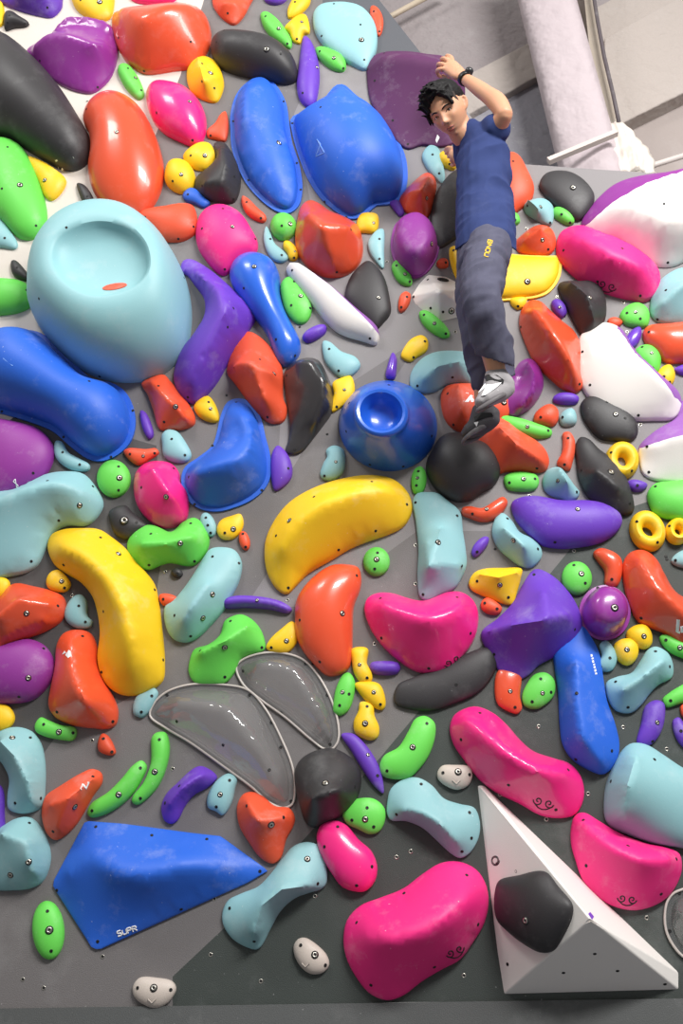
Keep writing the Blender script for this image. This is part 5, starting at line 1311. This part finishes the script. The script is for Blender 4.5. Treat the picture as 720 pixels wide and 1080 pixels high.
# lower hand on the yellow pinch
parts.append(tube3([WR2, pt(481, 165, .15), pt(478, 161, .15)], [.022, .030, .028], [.018, .018, .018], RGT))
for (ax_, ay_, bx_, by_, cx_, cy_) in ((477, 157, 472, 156, 469, 159), (478, 159.5, 473.5, 159, 470, 162), (480, 163, 476, 163, 472.5, 165.5), (482, 167, 478, 167.5, 475, 169.5)):
    parts.append(tube3([pt(480, 163, .15), pt(ax_, ay_, .155), pt(bx_, by_, .14), pt(cx_, cy_, .105)], [.011, .0098, .009, .008], n=12))
parts.append(tube3([pt(483, 168, .13), pt(480, 173, .11), pt(476, 174, .085)], [.012, .010, .0085], n=12))
# legs
HIP1, KN1, AN1 = pt(517, 262, .38), pt(511, 318, .56), pt(523, 393, .44)
HIP2, KN2, AN2 = pt(502, 262, .32), pt(503, 330, .42), pt(509, 430, .25)
parts.append(tube3([HIP1, KN1, pt(516, 350, .52), AN1], [.07, .055, .05, .036]))
parts.append(tube3([HIP2, KN2, pt(510, 380, .34), AN2], [.07, .055, .048, .032]))
T1, E1 = pt(506, 424, .45), pt(533, 409, .42)
T2, E2 = pt(491, 458, .205), pt(518, 441, .25)
parts.append(tube3([AN1, pt(525, 404, .44), pt(510, 421, .44)], [.030, .026, .016]))
parts.append(tube3([AN2, pt(510, 440, .25), pt(496, 456, .22)], [.027, .025, .016]))
person = fuse('person', parts, .0042, skin, smooth_it=3)
tag(person, 'climber in navy t-shirt and dark trousers hanging from the plum volume, looking back', 'person')
# face details
def surf_z(x, y):
    Y = max(-1, min(1, y / .112)); st = math.sqrt(1 - Y * Y)
    t = min(1, (-y - .01) / .10) if y < -.01 else 0
    w = .0745 * (1 - .38 * t ** 1.5)
    X = max(-1, min(1, x / (w * st))); 
    z = st * math.sqrt(max(0, 1 - X * X)) * .094
    z = z * (1 - .06 * t) + .012 * t if t else z
    return z * .92 + head_z(x, y)
def ball(name, c, r, m, sc=(1, 1, 1), parent=person, n=20):
    V, F = [], []
    for j in range(n // 2 + 1):
        th = math.pi * j / (n // 2)
        for k in range(n):
            ph = 2 * math.pi * k / n
            V.append(HM @ (Vector(c) + Vector((r * sc[0] * math.sin(th) * math.cos(ph), r * sc[1] * math.cos(th), r * sc[2] * math.sin(th) * math.sin(ph)))))
    for j in range(n // 2):
        for k in range(n): F.append((j * n + k, (j + 1) * n + k, (j + 1) * n + (k + 1) % n, j * n + (k + 1) % n))
    o = mesh_obj(name, V, F, m, Matrix.Identity(4), parent); fix_normals(o)
    return o
def face_strip(name, pts, rads, m, lift=.0, parent=person):
    P_ = [HM @ Vector((x, y, surf_z(x, y) + lift)) for x, y in pts]
    V, F = tube3(P_, rads, n=10)
    o = mesh_obj(name, V, F, m, Matrix.Identity(4), parent); fix_normals(o)
    return o
for s in (-1, 1):
    zc = surf_z(s * .030, .004)
    e_ = ball('eye', (s * .030, .003, zc - .0045), .0088, m_eyew, (1.35, .62, .75))
    ball('iris', (s * .030 + .001, .003, zc + .0008), .0045, m_hair, (1, 1.0, .5), parent=e_)
    face_strip('eyelid', [(s * .018, .0025), (s * .024, .0078), (s * .031, .0095), (s * .038, .0070), (s * .0435, .0020)], [.0014, .0018, .0020, .0018, .0012], m_hair, .0008)
    face_strip('eyebrow', [(s * .013, .0205), (s * .022, .0245), (s * .033, .0262), (s * .046, .0215)], [.0022, .0034, .0033, .0015], m_hair, -.0006)
    face_strip('nostril', [(s * .006, -.0385), (s * .0095, -.0375)], [.0018, .0018], m_blk, -.0012)
face_strip('lips', [(-.020, -.0605), (-.008, -.0565), (0, -.0580), (.008, -.0565), (.020, -.0605)], [.0012, .0030, .0028, .0030, .0012], m_lip, -.0008)
face_strip('lips', [(-.017, -.0650), (-.007, -.0690), (0, -.0700), (.007, -.0690), (.017, -.0650)], [.0012, .0034, .0038, .0034, .0012], m_lip, -.0010)
# hair: thick quiff on top, short sides
def hair():
    P_ = []
    rnd = random.Random(3)
    P_.append(tube3([H_(0, .055, -.025), H_(0, .062, -.010)], [.0835, .082], [.078, .078], Xf))
    P_.append(tube3([H_(0, .0, -.050), H_(0, .05, -.035)], [.079, .083], [.052, .07], Xf))
    for i in range(260):
        x = rnd.uniform(-.070, .066); z = rnd.uniform(-.075, .066)
        q = 1 - (x / .082) ** 2 - (z / .1) ** 2
        if q < .02: continue
        y = .112 * math.sqrt(q) + .004
        lean = -.018 + rnd.uniform(-.01, .01)
        fwd = .012 + .02 * max(0, z / .07) + rnd.uniform(-.008, .008)
        up = .022 + .012 * max(0, z / .07) + rnd.uniform(-.006, .006)
        r_ = rnd.uniform(.0045, .0075)
        P_.append(tube3([H_(x, y - .014, z), H_(x + lean * .4, y + up * .6, z + fwd * .3), H_(x + lean, y + up, z + fwd)], [r_ * 1.3, r_, r_ * .25], n=7))
    for i in range(44):   # fringe swept to the viewer's left
        x = rnd.uniform(-.066, .056)
        y = .066 + .012 * math.cos(x / .07 * 1.4)
        z = .082 * math.sqrt(max(0.02, 1 - (x / .085) ** 2 - (y / .125) ** 2))
        P_.append(tube3([H_(x + .008, y + .020, z - .012), H_(x, y + .018, z + .006), H_(x - .016, y + .012 + rnd.uniform(-.005, .01), z + .010 + rnd.uniform(0, .008))], [.009, .008, .003], n=7))
    for i in range(60):   # left side falls to the temple
        y = rnd.uniform(-.004, .075); z = rnd.uniform(-.03, .035)
        x = -.0765 * math.sqrt(max(.1, 1 - (y / .13) ** 2 - (z / .115) ** 2)) - .002
        P_.append(tube3([H_(x + .006, y + .01, z), H_(x - .005, y, z + .006), H_(x - .007, y - .012, z + .012)], [.007, .006, .002], n=6))
    return fuse('hair', P_, .0035, m_hair, person, smooth_it=1)
hair()
# right-side fade is part of the hair
def fade():
    V = []
    P_ = []
    for (y0, y1, z0, z1) in ((.0, .06, -.05, .012), ):
        pass
    P_.append(tube3([H_(.060, .050, -.030), H_(.062, .035, -.026), H_(.062, .018, -.030)], [.020, .017, .012], [.042, .036, .024], Xf))
    P_.append(tube3([H_(.058, .055, .020), H_(.062, .036, .024), H_(.066, .010, .020)], [.014, .009, .0065], [.02, .012, .007], Xf))
    return fuse('hair_side', P_, .004, mat('short_dark_hair', (52, 42, 38), rough=.7, bump=.4, bscale=400, chalk=0, var=0), person, smooth_it=2)
fade()

# t-shirt
def folds(k1, amp, seed, squash=(1, 1, 2.6)):
    def f(co):
        p = Vector(((co.x + .5 * co.z) * squash[0], co.y * squash[1], (co.z - .5 * co.x) * squash[2])) * k1 + Vector((seed, seed, seed))
        v = mnoise.noise(p) + .5 * mnoise.noise(p * 2.1)
        return amp * (1 - abs(v) * 2.2)
    return f
def cut_below(o, py_fn, keep_above=True):
    """drop faces of a fused garment beyond a hem given in picture rows"""
    bm = bmesh.new(); bm.from_mesh(o.data)
    kill = [v for v in bm.verts if py_fn(*proj(v.co))]
    bmesh.ops.delete(bm, geom=kill, context='VERTS')
    bm.to_mesh(o.data); bm.free()
    sd = o.modifiers.new('thickness', 'SOLIDIFY'); sd.thickness = .004; sd.offset = -1
SP = [tube3([pt(495, 143, .32), pt(503, 152, .31), pt(509, 168, .30), pt(510, 190, .30), pt(511, 215, .30), pt(512, 240, .33), pt(512, 262, .35), pt(512, 275, .36)],
            [.062, .085, .110, .115, .114, .117, .116, .110], [.075, .10, .115, .115, .11, .115, .12, .12], RGT),
      tube3([pt(505, 152, .31), SH_R, pt(519, 140, .365), pt(523, 136, .39)], [.075, .068, .062, .060]),
      tube3([pt(500, 155, .30), SH_L, pt(494, 168, .21)], [.07, .062, .055])]
shirt = fuse('t_shirt', SP, .0055, m_shirt, person, smooth_it=5, disp=folds(6, .009, 3.1, (1, .6, 1.3)))
cut_below(shirt, lambda x, y: y > 251 + 10 * ((x - 512) / 28) ** 2)
V, F = tube3([H_(-.03, -.105, .01), H_(0, -.125, .02), H_(.035, -.11, .0)], [.006, .006, .006], n=8)

# trousers
PPp = [tube3([pt(511, 246, .35), pt(511, 262, .36), pt(508, 284, .38)], [.080, .096, .094], [.090, .104, .11], RGT),
       tube3([pt(515, 262, .40), pt(509, 290, .50), pt(508, 318, .57), pt(512, 340, .54), pt(519, 362, .49), pt(526, 383, .45)], [.088, .083, .070, .072, .072, .068], [.095, .09, .075, .075, .072, .062], RGT),
       ]
trou = fuse('trousers', PPp, .0055, m_pants, person, smooth_it=4, disp=folds(8, .008, 9.3, (.8, .6, 1.5)))
cut_below(trou, lambda x, y: y > 378 + (x - 512) * .30 and y > 365)
PPq = [tube3([pt(506, 266, .34), pt(502, 300, .38), pt(501, 330, .42), pt(506, 358, .385), pt(515, 380, .33), pt(521, 402, .29)], [.09, .078, .068, .072, .085, .088], [.09, .08, .07, .075, .075, .07], RGT)]
leg2 = fuse('trouser_leg', PPq, .006, m_pants, person, smooth_it=4, disp=folds(8, .007, 5.3, (.8, .6, 1.5)))
cut_below(leg2, lambda x, y: y > 412 - (x - 505) * .42 and y > 370)
# yellow lettering down the thigh
BVHS.pop('trousers', None)
letters(trou, 'BNOU', 519, 254, 4.4, 104, m_ytxt)

# shoes: body, dark straps, white flash
def shoe(name, toe, heel, ank, m, w=.038):
    ax = (toe - heel)
    upd = (ank - (toe + heel) * .5).normalized()
    side = ax.cross(upd).normalized()
    mid = heel + ax * .5
    P_ = [tube3([heel - ax * .04, heel + ax * .25, heel + ax * .55 + upd * .004, heel + ax * .82 + upd * .002, toe], [.034, .036, .040, .040, .029], [.037, .042, .041, .031, .021], side),
          tube3([heel + upd * .01, ank - upd * .010], [.036, .041], [.036, .041], side),
          tube3([heel + ax * .6, ank - upd * .014], [.036, .040], [.034, .040], side)]
    o = fuse(name, P_, .004, m, person, smooth_it=5)
    # rubber rand round the sole
    ring = []
    for t in np.linspace(0, 2 * math.pi, 33):
        l_ = .5 - .54 * math.cos(t)
        ring.append(heel + ax * l_ - upd * .030 + side * (.033 + .007 * math.sin(l_ * 3)) * math.sin(t))
    V, F = tube3(ring, [.010] * 33, [.006] * 33, upd, n=8)
    s_ = mesh_obj('sole_rand', V, F, m_blk if name == 'x' else M_RAND, Matrix.Identity(4), o); fix_normals(s_); s_['label'] = 'scuffed rubber rand'
    return o
M_RAND = mat('scuffed_rubber', (98, 94, 96), rough=.6, bump=.2, chalk=.3, var=0)
s1 = shoe('climbing_shoe', T1, E1, AN1 + (E1 - T1) * .0, m_shoe); s1['label'] = 'upper grey climbing shoe with white flash and dark strap'
s2 = shoe('climbing_shoe', T2, E2, AN2, m_shoe2); s2['label'] = 'lower dark grey climbing shoe standing on the black hold'
def flash(o, polys): 
    BVHS[o.name] = BVHTree.FromPolygons([v.co.copy() for v in o.data.vertices], [tuple(p.vertices) for p in o.data.polygons])
    patch_on(o, 'white_flash', polys[1:], M_WMARK, lift=.005)
    c_ = patch_on(o, 'strap', polys[:1], m_blk, 'black strap', lift=.004)
flash(s1, [[(511, 397), (515, 395.5), (524, 396), (531, 401), (530, 405), (522, 401), (513, 402), (508, 408), (505, 407)],
           [(505, 415), (508, 408.5), (512, 405), (514, 408)], [(512, 410), (514, 406), (519, 406), (528, 403.5), (522, 410), (512, 417), (508, 418)]])
flash(s2, [[(500, 440), (508, 435.5), (518, 435.5), (520, 439), (509, 441), (501, 445)], [(500, 446), (504.5, 445), (502.5, 450)]])

# watch
wx = (pt(482, 77, .30) - WR).normalized()
wc = WR + (EL - WR).normalized() * .012
axw = (EL - WR).normalized()
u_ = axw.orthogonal().normalized(); v_ = axw.cross(u_)
ring = [wc + u_ * .0285 * math.cos(t) + v_ * .0285 * math.sin(t) for t in np.linspace(0, 2 * math.pi, 29)]
V, F = tube3(ring, [.015] * 29, [.004] * 29, axw, n=8)
watch = mesh_obj('wristwatch', V, F, m_blk, Matrix.Identity(4), person); fix_normals(watch); watch['label'] = 'black wristwatch with rubber strap'
od = (pt(497, 72, .34) - wc); od = (od - axw * od.dot(axw)).normalized()
V, F = tube3([wc + od * .026, wc + od * .038], [.019, .019], [.019, .019], axw, n=20)
wf = mesh_obj('watch_case', V, F, mat('watch_black', (40, 40, 44), rough=.25, bump=0, chalk=0), Matrix.Identity(4), watch); fix_normals(wf)
